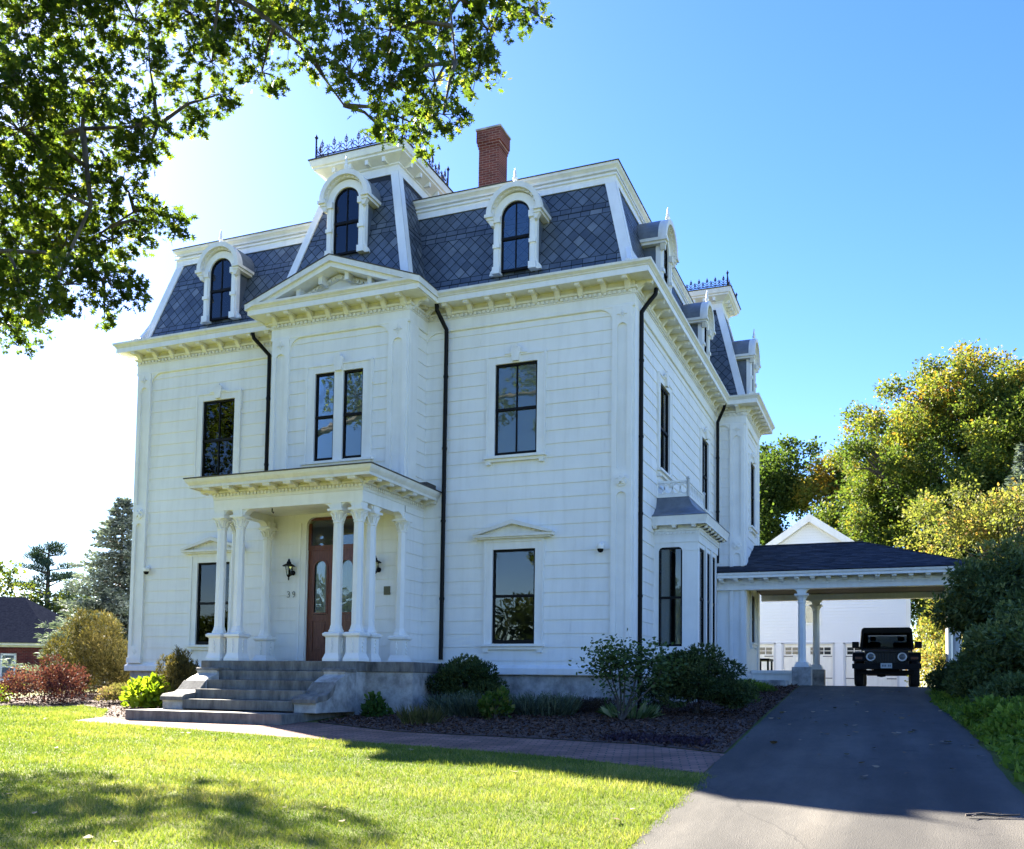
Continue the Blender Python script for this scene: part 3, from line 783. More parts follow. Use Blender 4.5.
# dormers
def dormer(loc, rz, depth=0.95, blind=None, finial=True, reflect=False):
    gw, gs, top = 0.335, 1.20, 1.20 + 0.335
    t = MB(); b0 = 0.10
    for s in (-1, 1):
        t.box(s * (gw + .0), s * (gw + .17), -0.02, 0.10, -0.05, gs)                 # front piers
        t.box(s * (gw + .035), s * (gw + .135), -0.055, -0.019, 0.10, gs - .12)
        for z0, z1, e in ((-0.05, 0.10, .02), (0.52, 0.60, .015), (gs - .12, gs + .02, .025)): t.box(s * (gw + .02 - e), s * (gw + .15 + e), -0.07 - e, -0.018, z0, z1)
        t.prism([(s * (gw + .17), -0.05), (s * (gw + .27), -0.05), (s * (gw + .25), 0.03), (s * (gw + .19), 0.10), (s * (gw + .17), 0.2)], 0.0, 0.07, 'y')
    t.ring(0, gs, gw, gw + .17, -0.02, 0.10, n=18)
    w = t.build('dormer', TRIM, house, world=False, loc=Vector(loc) - house.location, rz=rz)
    t = MB()
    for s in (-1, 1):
        t = MB(); t.box(s * (gw + .09), s * (gw + .155), 0.10, depth, -0.3, gs + .1); t.build('cheek', SLATE, w)  # shadow behind the piers painted in: cheeks take the dark slate colour
    t = MB()
    t.ring(0, gs + .04, gw + .15, gw + .21, -0.09, 0.02, n=20); t.ring(0, gs + .04, gw + .19, gw + .30, -0.17, 0.02, n=20)
    for k in range(13):
        a = math.pi * (k + .5) / 13; r = gw + .165
        t.lathe([(.018, -.12), (.018, -.08)], (r * math.cos(a), 0, gs + .04 + r * math.sin(a)), 6, 'y')
    for s in (-1, 1):                                                                  # moulded returns of the hood
        t.box(s * (gw + .13), s * (gw + .33), -0.19, depth * .62, gs - .02, gs + .05); t.box(s * (gw + .13), s * (gw + .29), -0.15, depth * .60, gs - .08, gs - .021)
        t.prism([(s * (gw + .14), gs - .20), (s * (gw + .20), gs - .20), (s * (gw + .27), gs - .081), (s * (gw + .14), gs - .081)], -0.13, -0.02, 'y')
    t.build('hood', CREAM if not reflect else CREAM, w, smooth=30)
    t = MB(); t.ring(0, gs + .04, gw + .10, gw + .303, 0.021, depth, n=20); t.build('dormer_roof', ZINC, w, smooth=40)
    t = MB(); f = .035
    for s in (-1, 1): t.box(s * gw, s * (gw - f), 0.02, 0.08, 0, gs)
    t.box(-gw, gw, .021, .08, 0, .05); t.box(-gw, gw, .012, .072, .70, .76); t.box(-.011, .011, .026, .06, .04, gs + gw - .02); t.ring(0, gs, gw - f, gw, .02, .08, n=18)
    t.build('sash', BLACK, w)
    t = MB(); n = 14; poly = [(-gw + .01, .02), (gw - .01, .02)] + [((gw - .01) * math.cos(math.pi * k / n), gs + (gw - .01) * math.sin(math.pi * k / n)) for k in range(n + 1)]
    t.prism(poly, .045, .049, 'y'); t.build('pane', GLASS, w)
    t = MB()                                                                            # room behind
    t.box(-gw - .09, gw + .09, depth - .06, depth - .02, -.2, top); t.box(-gw - .09, gw + .09, .11, depth - .06, -.28, -.22)
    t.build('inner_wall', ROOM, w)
    if blind:
        t = MB(); poly = [(-gw + .02, .60), (gw - .02, .60)] + [((gw - .02) * math.cos(math.pi * k / n), gs + (gw - .02) * math.sin(math.pi * k / n)) for k in range(n + 1)]
        t.prism(poly, .052, .056, 'y'); t.build('blind', blind, w)
    if finial:
        t = MB(); t.lathe([(.05, 0), (.06, .03), (.03, .07), (.05, .10), (.055, .14), (.03, .17), (.035, .20), (.012, .36), (0, .40)], (0, -.06, gs + gw + .33), 10); t.build('finial', TRIM, w, smooth=40)
    return w
dormer((-2.62, -0.02, 8.72), 0); dormer((-10.5, -0.02, 8.72), 0)
dormer((pavc - .03, -0.64, 9.45), 0, 1.1, blind=GREENBLIND)
dormer((0.02, 2.76, 8.72), SIDE); dormer((0.02, 7.72, 8.72), SIDE)
dormer((QX + .02, QY0 + 1.47, 8.72), SIDE)

# pediment over the pavilion
m = MB(); e = 0.45; zt = 8.13; xa, xb = PX0 - e, PX1 + e; ap = 9.10; hw = (xb - xa) / 2; k = (ap - 8.30) / hw
def chev(m, x0, x1, zlo, thick, y0, y1, drop=0.0):
    for s in (-1, 1):
        xe = pavc + s * x1; xi = pavc + s * x0
        m.prism([(xe, zlo + k * (hw - x1)), (xi, zlo + k * (hw - x0)), (xi, zlo + thick + k * (hw - x0)), (xe, zlo + thick + k * (hw - x1))], y0, y1, 'y')
chev(m, 0, hw + .035, 8.19, 0.125, PY - 0.485, 0.2)
ped = m.build('pediment', CREAM, house)
m = MB(); chev(m, 0, hw + .0, 8.08, 0.11, PY - 0.42, 0.15); m.build('raking_fascia', TRIM, ped)
m = MB(); chev(m, 0, hw - .50, 7.93, 0.10, PY - 0.10, PY - .02)
for s in (-1, 1):
    for q in range(15):
        x = .10 + q * .105
        if x < hw - .75: m.box(pavc + s * x - .027, pavc + s * x + .027, PY - .135, PY - .1, 7.94 + k * (hw - x), 8.0 + k * (hw - x))
m.build('dentil_band', CREAM, ped)
m = MB(); m.prism([(xa + .5, 8.32), (xb - .5, 8.32), (pavc, ap - .12)], PY - 0.02, PY + .1, 'y'); m.build('tympanum', TRIM, ped)
m = MB()
for s in (-1, 1):
    for x in (.34, .92):
        zz = 8.078 + k * (hw - x); m.prism([(pavc + s * x - .05, zz - .17), (pavc + s * x + .05, zz - .17), (pavc + s * x + .05, zz - s * k * .05), (pavc + s * x - .05, zz + s * k * .05)], PY - .30, PY - .02, 'y'); m.cut()
m.build_pieces('bracket', CREAM, ped)
m = MB()
for s in (-1, 1):
    f_ = lambda x, d: 8.322 + d + k * (hw - x)
    m.add([(pavc, PY - .50, f_(0, 0)), (pavc + s * (hw + .045), PY - .50, f_(hw + .045, 0)), (pavc + s * (hw + .045), .3, f_(hw + .045, 0)), (pavc, .3, f_(0, 0)), (pavc, PY - .50, f_(0, .016)), (pavc + s * (hw + .05), PY - .50, f_(hw + .05, .016)), (pavc + s * (hw + .05), .3, f_(hw + .05, .016)), (pavc, .3, f_(0, .016))],
          [(0, 1, 2, 3), (4, 5, 6, 7), (0, 1, 5, 4), (1, 2, 6, 5), (2, 3, 7, 6), (3, 0, 4, 7)])
m.build('roof', ROOFDARK, ped)

# chimney
m = MB(); cx, cy = -4.86, 3.8; hw_ = .285
m.box(cx - hw_, cx + hw_, cy - hw_, cy + hw_, 10.9, 13.86)
for z0, z1, e in ((13.86, 13.94, .015), (13.94, 14.02, .035), (14.02, 14.34, .055)): m.box(cx - hw_ - e, cx + hw_ + e, cy - hw_ - e, cy + hw_ + e, z0, z1)
BRICK = brick_mat('chimney_brick', (0.21, 0.065, 0.048), (0.14, 0.046, 0.038), (0.34, 0.22, 0.17), 4.6, 0.9, 0.30, 0.028, rot=(R(90), 0, 0))
ch = m.build('chimney', BRICK, house)
m = MB(); m.box(cx - .36, cx + .36, cy - .36, cy + .36, 14.341, 14.39); m.build('cap', GRANITE, ch)

# downpipes
def downpipe(pts, r=0.047):
    m = MB(); m.tube(pts, r, 10)
    for z in (1.6, 3.3, 4.9, 6.5):
        if z > pts[-1][2]: m.tube([(pts[-1][0], pts[-1][1], z), (pts[-1][0], pts[-1][1], z + .05)], r * 1.22, 10)
    m.build('downpipe', BLACK, house, smooth=50)
downpipe([(-4.32, -0.36, 8.08), (-4.32, -0.34, 7.95), (-4.26, -0.20, 7.75), (-4.20, -0.10, 7.58), (-4.20, -0.09, 7.35), (-4.20, -0.09, 0.30)])
downpipe([(-9.22, -0.36, 8.08), (-9.20, -0.34, 7.95), (-9.05, -0.20, 7.75), (-8.92, -0.10, 7.58), (-8.92, -0.09, 7.35), (-8.92, -0.09, 3.2)])
downpipe([(0.36, 0.50, 8.08), (0.34, 0.50, 7.95), (0.18, 0.42, 7.72), (0.085, 0.36, 7.55), (0.085, 0.36, 7.3), (0.085, 0.36, -0.72)])
downpipe([(0.36, 9.02, 8.08), (0.34, 9.05, 7.95), (0.2, 9.2, 7.75), (0.11, 9.28, 7.6), (0.11, 9.28, 7.3), (0.11, 9.28, 3.4)])

# ---------------------------------------------------------- front door
DC = -6.50
m = MB()
for s in (-1, 1): m.box(DC + s * .67, DC + s * .86, PY - .05, PY + .12, .21, 3.24); m.box(DC + s * .80, DC + s * .87, PY - .075, PY - .049, .21, 3.30)
m.box(DC - .86, DC + .86, PY - .05, PY + .12, 3.42, 3.62); 
for s in (-1, 1): m.prism([(DC + s * .861, 3.20), (DC + s * .861, 3.43)] + [(DC + s * (.67 - .19 * (1 - math.cos(t))), 3.23 + .19 * math.sin(t)) for t in [math.pi / 2 * (1 - i / 6) for i in range(7)]], PY - .049, PY + .119, 'y')
frame = m.build('door_frame', TRIM, house)
m = MB(); m.box(DC - .67, DC + .67, PY + .03, PY + .10, 2.70, 2.80); 
for s in (-1, 1): m.box(DC + s * .67, DC + s * .60, PY + .031, PY + .10, 2.80, 3.30)
m.box(DC - .03, DC + .03, PY + .031, PY + .10, 2.80, 3.36); m.box(DC - .66, DC + .66, PY + .03, PY + .10, 3.36, 3.43)
tr = m.build('transom', WOOD, house)
for s in (-1, 1):
    m = MB(); m.box(DC + s * .03, DC + s * .60, PY + .06, PY + .065, 2.80, 3.36); m.build('pane', GLASS, tr)
for s in (-1, 1):
    m = MB(); x0, x1 = DC + s * .005, DC + s * .665; y = PY + .07; c = (x0 + x1) / 2
    m.box(x0, x0 + s * .15, y - .025, y + .03, .24, 2.70); m.box(x1, x1 - s * .15, y - .025, y + .03, .24, 2.70)
    for a, b in ((.24, .45), (1.12, 1.26), (2.48, 2.70)): m.box(x0 + s * .15, x1 - s * .15, y - .0245, y + .0295, a, b)
    m.box(x0 + s * .15, x1 - s * .15, y - .008, y + .02, .45, 1.12); m.box(x0 + s * .20, x1 - s * .20, y - .018, y - .0075, .52, 1.05)
    m.ring(c, 2.30, .155, .20, y - .040, y - .024, n=12)                              # arched bead round the light
    for q in (-1, 1): m.box(c + q * .155, c + q * .20, y - .040, y - .0245, 1.30, 2.30); m.prism([(c + q * .181, 2.29), (c + q * .181, 2.49), (c, 2.49), (c, 2.45)] + [(c + q * .18 * math.cos(t), 2.29 + .18 * math.sin(t)) for t in [math.pi / 2 * (1 - i / 6) for i in range(1, 6)]], y - .02, y + .02, 'y')
    m.box(c - .20, c + .20, y - .040, y - .0245, 1.27, 1.31)
    d = m.build('door', WOOD, house)
    m = MB(); m.box(c - .18, c + .18, y, y + .005, 1.26, 2.48); m.build('pane', GLASS, d)
    m = MB()
    for q in range(7): m.tube([(c - .14 + q * .047, y + .034, 1.28), (c - .14 + q * .047, y + .034, 2.46)], .026, 6)
    m.build('curtain', CURTAIN, d)
    if s > 0:
        m = MB(); m.lathe([(.014, 0), (.014, -.05), (.032, -.06), (.032, -.085), (.0, -.10)], (x0 + s * .075, y - .025, 1.18), 10, 'y'); m.build('handle', IRON, d)
m = MB(); m.box(DC - .95, DC + .80, PY - .22, PY + .02, .205, .24); m.build('threshold', flat('threshold_wood', (.03, .02, .018), .6), house)

# house number and bronze plaque beside the door
NUM = flat('number_metal', (.16, .16, .15), .4)
def glyph(m, strokes, x, z, sc, y, r=.0075):
    for st in strokes: m.tube([(x + a * sc, y, z + b * sc) for a, b in st], r, 5)
m = MB()
glyph(m, [[(0, .92), (.15, 1), (.4, 1), (.52, .85), (.48, .65), (.22, .56)], [(.22, .56), (.5, .46), (.56, .25), (.42, .03), (.15, 0), (-.02, .1)]], -7.66, 1.66, .125, PY - .025)
glyph(m, [[(.5, .68), (.38, .5), (.15, .48), (.02, .65), (.05, .9), (.25, 1), (.44, .93), (.52, .7), (.48, .35), (.35, .08), (.12, 0)]], -7.52, 1.66, .125, PY - .025)
m.build('house_number', NUM, house)
m = MB(); m.box(-5.19, -5.04, PY - .03, PY - .005, 1.66, 1.84); m.build('plaque', flat('bronze', (.11, .10, .045), .5), house)

# ---------------------------------------------------------- porch
porch = None
XL, XR, YF = -8.20, -4.87, -2.45
m = MB()
bx0, bx1, by = XL - .14, XR + .14, YF - .12
beamz0, beamz1 = 3.34, 3.56
m.box(bx0, bx1, by, by + .26, beamz0, beamz1); 
for x in (bx0, bx1 - .26): m.box(x, x + .26, by + .26, PY - .005, beamz0, beamz1)
for s, x in ((-1, bx0), (1, bx1)): pass
porch = m.build('porch', TRIM, house)
m = MB(); m.box(bx0 + .26, bx1 - .26, by + .26, PY - .005, beamz1 - .06, beamz1 - .01); m.build('ceiling', TRIM, porch)
PP = [(bx0, PY - .003), (bx0, by), (bx1, by), (bx1, 0.0 - .02)]
PPo = [(bx0, 0), (bx0, by), (bx1, by), (bx1, 0)]
m = MB(); m.sweep(PPo, [(-.05, 3.561), (.012, 3.561), (.012, 3.60), (.02, 3.62), (.02, 3.70), (.05, 3.71), (.055, 3.74), (-.05, 3.74)], closed=False)
for (a, b) in zip(PPo[:-1], PPo[1:]):
    a, b = Vector(a), Vector(b); d = (b - a); L = d.length; d.normalize(); nn = Vector((d.y, -d.x)); n = int(L / .085)
    for q in range(n):
        c = a + d * ((q + .5) * L / n) + nn * .02
        P = [c - d * .024, c + d * .024, c + d * .024 + nn * .026, c - d * .024 + nn * .026]; m.prism([(p.x, p.y) for p in P], 3.63, 3.695, 'z')
m.build('dentil_band', CREAM, porch)
m = MB(); m.sweep(PPo, [(-.05, 3.741), (.02, 3.741), (.02, 3.79), (.34, 3.79), (.34, 3.775), (.36, 3.775), (.36, 3.83), (-.05, 3.83)], closed=False)
m.build('soffit', CREAM, porch)
m = MB(); m.sweep(PPo, [(-.05, 3.831), (.365, 3.831), (.375, 3.85), (.40, 3.875), (.43, 3.92), (.435, 3.96), (-.05, 3.97)], closed=False)
m.build('cornice', CREAM, porch, smooth=30)
m = MB(); m.sweep(PPo, [(-.05, 3.971), (.45, 3.961), (.45, 3.985), (-.05, 4.03)], closed=False); m.box(bx0 + .04, bx1 - .04, by + .04, PY - .01, 3.972, 4.025)
m.box(bx1 - .02, bx1 + .30, -.45, -.02, 4.0, 4.13)
m.build('porch_roof', ROOFDARK, porch)
for (a, b), nn in (((PPo[0], PPo[1]), (-1, 0)), ((PPo[1], PPo[2]), (0, -1)), ((PPo[2], PPo[3]), (1, 0))):
    a, b = Vector(a), Vector(b); L = (b - a).length; d = (b - a).normalized(); n = round(L / .50)
    for q in range(n + 1):
        c = a + d * (.06 + (L - .12) * q / n)
        t = bracket_mesh(.17, .32, .12); 
        if q == 0 and nn == (0, -1): porch_b = None
        t.v = [(x * math.cos(g) - y * math.sin(g) + c.x + nn[0] * .02, x * math.sin(g) + y * math.cos(g) + c.y + nn[1] * .02, max(z, -.10) + 3.7895) for x, y, z in t.v for g in (math.atan2(nn[0], -nn[1]),)]
        t.build('bracket', CREAM, porch)

def column(x, y, full=True, z0=.20):
    m = MB(); q = math.pi / 4; r2 = math.sqrt(2)
    def sq(w, a, b): m.box(x - w, x + w, y - w, y + w, a, b)
    m.lathe([(r2 * .185, z0), (r2 * .185, z0 + .05), (r2 * .165, z0 + .10), (r2 * .145, z0 + .16), (r2 * .145, z0 + .46), (r2 * .155, z0 + .48), (r2 * .19, z0 + .50), (r2 * .195, z0 + .54), (r2 * .16, z0 + .57)], (x, y, 0), 4, rot=q)
    for ax, sg in (('y', -1), ('x', 1), ('x', -1)):                 # leaf ornament on the pedestal
        for dz, w, h in ((.22, .020, .05), (.30, .035, .06), (.38, .022, .05), (.44, .010, .03)):
            P = [(-w, z0 + dz), (0, z0 + dz - h), (w, z0 + dz), (0, z0 + dz + h * .6)]
            if ax == 'y': m.prism([(x + a, b) for a, b in P], y + sg * .144, y + sg * .168, 'y')
            else: m.prism([(y + a, b) for a, b in P], x + sg * .144, x + sg * .168, 'x')
    m.lathe([(.15, z0 + .57), (.155, z0 + .60), (.13, z0 + .64), (.115, z0 + .70), (.108, z0 + .72), (.098, z0 + 2.74), (.112, z0 + 2.75), (.112, z0 + 2.78), (.100, z0 + 2.79), (.105, z0 + 2.84), (.125, z0 + 2.91), (.165, z0 + 2.96), (.17, z0 + 2.975)], (x, y, 0), 8, rot=math.pi / 8)
    sq(.165, z0 + 2.975, z0 + 3.02)
    for k in range(8):
        t = math.pi / 4 * k; m.tube([(x + .10 * math.cos(t), y + .10 * math.sin(t), z0 + 2.80), (x + .135 * math.cos(t), y + .135 * math.sin(t), z0 + 2.90), (x + .175 * math.cos(t), y + .175 * math.sin(t), z0 + 2.93)], [.022, .02, .012], 5)
    sq(.115, z0 + 3.02, beamz0)
    return m.build('column', TRIM, porch)
COLS = [(XL, YF), (XL + .47, YF), (XL, YF + .47), (XR, YF), (XR - .47, YF), (XR, YF + .47), (XL + .08, PY - .16), (XR + .17, PY - .16)]
for x, y in COLS: column(x, y)
m = MB()                                        # curved spandrels between capitals and beam
def spand(c, dirv, r, other):
    """quarter fillet in the plane along dirv starting at column face"""
    n = 6; zz = beamz0
    pts = [(0, zz + .001)] + [(r * (1 - math.cos(t)), zz - r * (1 - math.sin(t))) for t in [math.pi / 2 * i / n for i in range(n + 1)]]
    vs = []
    for o in (-.09, .09):
        for u, z in pts: vs.append((c[0] + dirv[0] * (.115 + u) + other[0] * o, c[1] + dirv[1] * (.115 + u) + other[1] * o, z))
    k = len(pts)
    m.add(vs, [tuple(range(k)), tuple(range(2 * k - 1, k - 1, -1))] + [(i, (i + 1) % k, (i + 1) % k + k, i + k) for i in range(k)]); m.cut()
X, Y = (1, 0), (0, 1); NX, NY = (-1, 0), (0, -1)
for c, ds in ((COLS[0], ((X, .12), (Y, .12))), (COLS[1], ((NX, .12), (X, .22))), (COLS[2], ((NY, .12), (Y, .22))), (COLS[3], ((NX, .12), (Y, .12))), (COLS[4], ((X, .12), (NX, .22))), (COLS[5], ((NY, .12), (Y, .22))), (COLS[6], ((NY, .22),)), (COLS[7], ((NY, .22),))):
    for d, r in ds: spand(c, d, r, Y if d in (X, NX) else X)
m.build_pieces('spandrel', TRIM, porch)
m = MB(); m.tube([(-6.95, by + .12, 3.34), (-6.95, by + .12, 3.27), (-6.92, by + .12, 3.24), (-6.91, by + .12, 3.27)], .012, 6); m.build('hook', BLACK, porch)

# ---------------------------------------------------------- side bay window
BX, BY0, BY1 = .97, 1.87, 4.23
BF = [(0, BY0), (BX, BY0), (BX, BY1), (0, BY1)]
m = MB()
m.sweep(BF, [(-.05, .40), (.03, .40), (.04, .42), (.04, .52), (0, .56), (-.05, .56)], closed=False)
m.sweep(BF, [(-.05, 2.93), (.02, 2.93), (.02, 3.06), (-.05, 3.06)], closed=False)
m.box(0, .11, BY0 - .0, BY0 + .07, .56, 2.93); m.box(.63, BX, BY0, BY0 + .07, .56, 2.93); m.box(.63, BX + .012, BY0 - .012, BY0 + .08, .56, .72); m.box(.63, BX + .012, BY0 - .012, BY0 + .08, 2.74, 2.80)
m.box(.11, .63, BY0, BY0 + .07, .561, .66); m.box(.11, .63, BY0, BY0 + .07, 2.83, 2.93)
for sg, x in ((1, .11), (-1, .63)): m.prism([(x, 2.831), (x + sg * .08, 2.831), (x + sg * .025, 2.805), (x, 2.75)], BY0 + .001, BY0 + .069, 'y')
my = [BY0, BY0 + .20, BY0 + .78, BY0 + .90, BY0 + 1.46, BY0 + 1.58, BY0 + 2.16, BY1]
m.box(BX - .07, BX, BY0 + .07, BY0 + .20, .56, 2.93); m.box(BX - .07, BX, BY1 - .20, BY1, .56, 2.93)
for a, b in ((my[2], my[3]), (my[4], my[5])): m.box(BX - .07, BX + .035, a, b, .561, 2.93)
for a, b in ((my[1], my[2]), (my[3], my[4]), (my[5], my[6])): m.box(BX - .069, BX - .001, a, b, .562, .66); m.box(BX - .069, BX - .001, a, b, 2.83, 2.929)
m.box(0, BX, BY1 - .07, BY1, .56, 2.93)
m.box(.0, BX - .05, BY0 + .05, BY1 - .05, .42, .55)
bay = m.build('bay_window', TRIM, house)
m = MB(); m.box(.0, BX - .06, BY0 + .06, BY1 - .06, -1.0, .40); m.build('bay_base', GRANITE, bay)
def bsash(a, b, face):
    m = MB(); z0, z1 = .66, 2.83; f = .035
    if face == 'y':
        def bx(u0, u1, p, q, o=.0): m.box(u0, u1, BY0 + .02 + o, BY0 + .06, p, q)
    else:
        def bx(u0, u1, p, q, o=.0): m.box(BX - .06, BX - .02 - o, u0, u1, p, q)
    bx(a, a + f, z0, z1); bx(b - f, b, z0, z1); bx(a, b, z0, z0 + .05, .001); bx(a, b, z1 - .04, z1, .001); bx(a, b, 1.70, 1.75, -.006)
    m.build('sash', BLACK, bay)
    m = MB()
    if face == 'y': m.box(a + .01, b - .01, BY0 + .045, BY0 + .049, z0, z1)
    else: m.box(BX - .049, BX - .045, a + .01, b - .01, z0, z1)
    m.build('pane', GLASS, bay)
bsash(.11, .63, 'y')
for a, b in ((my[1], my[2]), (my[3], my[4]), (my[5], my[6])): bsash(a, b, 'x')
m = MB()
for q in range(5): m.tube([(.16 + q * .035, BY0 + .16, .7), (.16 + q * .035, BY0 + .16, 2.85)], .02, 6)
m.build('curtain', BLINDM, bay)
m = MB(); m.sweep(BF, [(-.05, 3.061), (.025, 3.061), (.025, 3.10), (.03, 3.17), (.05, 3.18), (.06, 3.22), (-.05, 3.22)], closed=False)
for (a, b) in zip(BF[:-1], BF[1:]):
    a, b = Vector(a), Vector(b); d = (b - a); L = d.length; d.normalize(); nn = Vector((d.y, -d.x)); n = int(L / .085)
    for q in range(n):
        c = a + d * ((q + .5) * L / n) + nn * .03; P = [c - d * .024, c + d * .024, c + d * .024 + nn * .024, c - d * .024 + nn * .024]; m.prism([(p.x, p.y) for p in P], 3.105, 3.165, 'z')
m.build('dentil_band', TRIM, bay)
m = MB(); m.sweep(BF, [(-.05, 3.221), (.02, 3.221), (.02, 3.30), (.20, 3.30), (.20, 3.29), (.215, 3.29), (.215, 3.36), (.24, 3.42), (.25, 3.48), (-.05, 3.49)], closed=False); m.build('cornice', TRIM, bay, smooth=25)
for (a, b), nn in (((BF[0], BF[1]), (0, -1)), ((BF[1], BF[2]), (1, 0))):
    a, b = Vector(a), Vector(b); L = (b - a).length; d = (b - a).normalized(); n = max(2, round(L / .42))
    for q in range(n + 1):
        c = a + d * (.06 + (L - .12) * q / n); t = bracket_mesh(.08, .17, .08); g = math.atan2(nn[0], -nn[1])
        t.v = [(x * math.cos(g) - y * math.sin(g) + c.x + nn[0] * .02, x * math.sin(g) + y * math.cos(g) + c.y + nn[1] * .02, max(z, -.07) + 3.2995) for x, y, z in t.v]; t.build('bracket', TRIM, bay)
m = MB(); m.sweep(BF, [(-.3, 3.492), (.262, 3.482), (.255, 3.50), (.10, 3.56), (-.05, 3.66), (-.17, 3.80), (-.26, 3.98), (-.3, 3.98)], closed=False)
m.box(0, BX - .25, BY0 + .25, BY1 - .25, 3.9, 3.985); m.build('bay_roof', ZINC, bay, smooth=50)
m = MB(); q = .27; BB = [(0, BY0 + q), (BX - q, BY0 + q), (BX - q, BY1 - q), (0, BY1 - q)]
m.sweep(BB, [(-.035, 3.986), (.02, 3.986), (.02, 4.05), (-.035, 4.05)], closed=False); m.sweep(BB, [(-.04, 4.31), (.025, 4.31), (.025, 4.355), (-.04, 4.355)], closed=False)
for (a, b) in zip(BB[:-1], BB[1:]):
    a, b = Vector(a), Vector(b); d = (b - a); L = d.length; d.normalize(); n = max(2, int(L / .17))
    for j in range(n + 1):
        c = a + d * (L * j / n); m.lathe([(.012, 4.05), (.026, 4.12), (.012, 4.19), (.024, 4.25), (.010, 4.31)], (c.x, c.y, 0), 6)
        if j < n:
            e = a + d * (L * (j + .5) / n); rr = min(.115, L / n * .5); m.tube([(e.x + d.x * rr * math.cos(t_), e.y + d.y * rr * math.cos(t_), 4.18 + .115 * math.sin(t_)) for t_ in [i_ * math.pi / 7 for i_ in range(15)]], .02, 5)
        if j < n:
            for f1 in ():
                e = a + d * (L * (j + f1) / n); m.lathe([(.010, 4.05), (.024, 4.13), (.010, 4.20), (.022, 4.26), (.008, 4.31)], (e.x, e.y, 0), 6)
    for c in (a, b): m.lathe([(.035, 3.99), (.035, 4.37), (.05, 4.375), (.03, 4.42), (0, 4.44)], (c.x, c.y, 0), 8)
m.build('balustrade', TRIM, bay)

# ---------------------------------------------------------- porte-cochere
CX0, CX1, CY0, CY1 = QX, 6.72, 9.45, 13.6
m = MB(); q = .30
m.box(-.02, CX1 - .1, CY0, CY0 + q, 2.62, 2.94); m.box(QX, CX1 - .1, CY1 - q, CY1, 2.62, 2.94); m.box(CX1 - .1 - q, CX1 - .1, CY0 + q, CY1 - q, 2.62, 2.94)
carport = m.build('carport', TRIM, house)
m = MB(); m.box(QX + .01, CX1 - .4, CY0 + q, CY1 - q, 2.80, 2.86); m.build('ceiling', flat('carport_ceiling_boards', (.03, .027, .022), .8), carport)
m = MB(); E = [(-.02, CY0), (CX1 - .1, CY0), (CX1 - .1, CY1), (QX, CY1)]
m.sweep(E, [(-.1, 2.941), (.34, 2.941), (.34, 2.93), (.37, 2.93), (.37, 2.99), (.40, 3.02), (.42, 3.075), (-.1, 3.085)], closed=False); m.build('cornice', TRIM, carport)
m = MB(); m.sweep(E, [(-.02, 2.80), (.012, 2.80), (.012, 2.83), (.03, 2.83), (.03, 2.87), (-.02, 2.87)], closed=False)
n = 62
for j in range(n): x = .0 + (CX1 - .1) * (j + .5) / n; m.box(x - .026, x + .026, CY0 - .035, CY0 - .011, 2.74, 2.80)
m.build('dentil_band', TRIM, carport)
for j in range(16):
    x = .22 + j * .425; t = bracket_mesh(.12, .30, .12); t.v = [(a + x, b + CY0 - .012, max(c, -.115) + 2.9405) for a, b, c in t.v]; t.build('bracket', TRIM, carport)
def ccol(x, y, z0=-.15, plinth=True):
    m = MB(); m.box(x - .26, x + .26, y - .26, y + .26, z0 - .3, .38); c = m.build('column_plinth', GRANITE, carport, bevel=.01)
    m = MB(); r2 = math.sqrt(2); m.box(x - .19, x + .19, y - .19, y + .19, .381, .45); m.box(x - .165, x + .165, y - .165, y + .165, .45, .52)
    m.lathe([(.13, .52), (.115, .60), (.105, 2.20), (.12, 2.21), (.12, 2.25), (.108, 2.26), (.13, 2.34), (.17, 2.40), (.17, 2.42)], (x, y, 0), 8, rot=math.pi / 8)
    m.box(x - .19, x + .19, y - .19, y + .19, 2.42, 2.47); m.box(x - .11, x + .11, y - .11, y + .11, 2.47, 2.625)
    for s in (-1, 1):
        n = 6; r = .16; P = [(x + s * .11, 2.621)] + [(x + s * (.11 + r * (1 - math.cos(t))), 2.62 - r * (1 - math.sin(t))) for t in [math.pi / 2 * i / n for i in range(n + 1)]]
        m.prism(P, y - .09, y + .09, 'y')
    m.build('column', TRIM, carport)
for x, y in ((2.44, CY0 + .17), (2.55, CY1 - .17), (CX1 - .27, CY0 + .17), (CX1 - .27, CY1 - .17)): ccol(x, y)
# hipped shingle roof
A = [(-.02, CY0 - .43), (CX1 + .33, CY0 - .43), (CX1 + .33, CY1 + .43), (QX, CY1 + .43)]; ym = (CY0 + CY1) / 2; RZ = 4.16; RX = 4.05
def shingles(m, quad, sw=.30, sh=.135):
    P0, P1, P2, P3 = map(Vector, quad); u = (P1 - P0).normalized(); n = u.cross(P3 - P0).normalized(); v = n.cross(u)
    reg = [((p - P0).dot(u), (p - P0).dot(v)) for p in (P0, P1, P2, P3)]
    b = -.03; k = 0; H = max(p[1] for p in reg); u0 = min(p[0] for p in reg); u1 = max(p[0] for p in reg)
    while b < H:
        x = u0 - random.random() * sw
        while x < u1:
            w = sw * random.choice((.5, .7, 1, 1.2)); q = clip([(x, b), (x + w, b), (x + w, b + sh), (x, b + sh)], reg); x += w
            if len(q) > 2:
                off = random.choice((.006, .012)); m.add([tuple(P0 + u * a + v * c + n * (off + .012 * (b + sh - c) / sh)) for a, c in q], [tuple(range(len(q)))], random.random())
        b += sh
m = MB()
z0 = 3.09
r1, r2_ = (QX, ym, RZ), (RX, ym, RZ)
zi = z0 + (RZ - z0) * (QY0 - A[0][1]) / (ym - A[0][1])
q1 = [(*A[0], z0), (*A[1], z0), r2_, (QX, ym, RZ)]
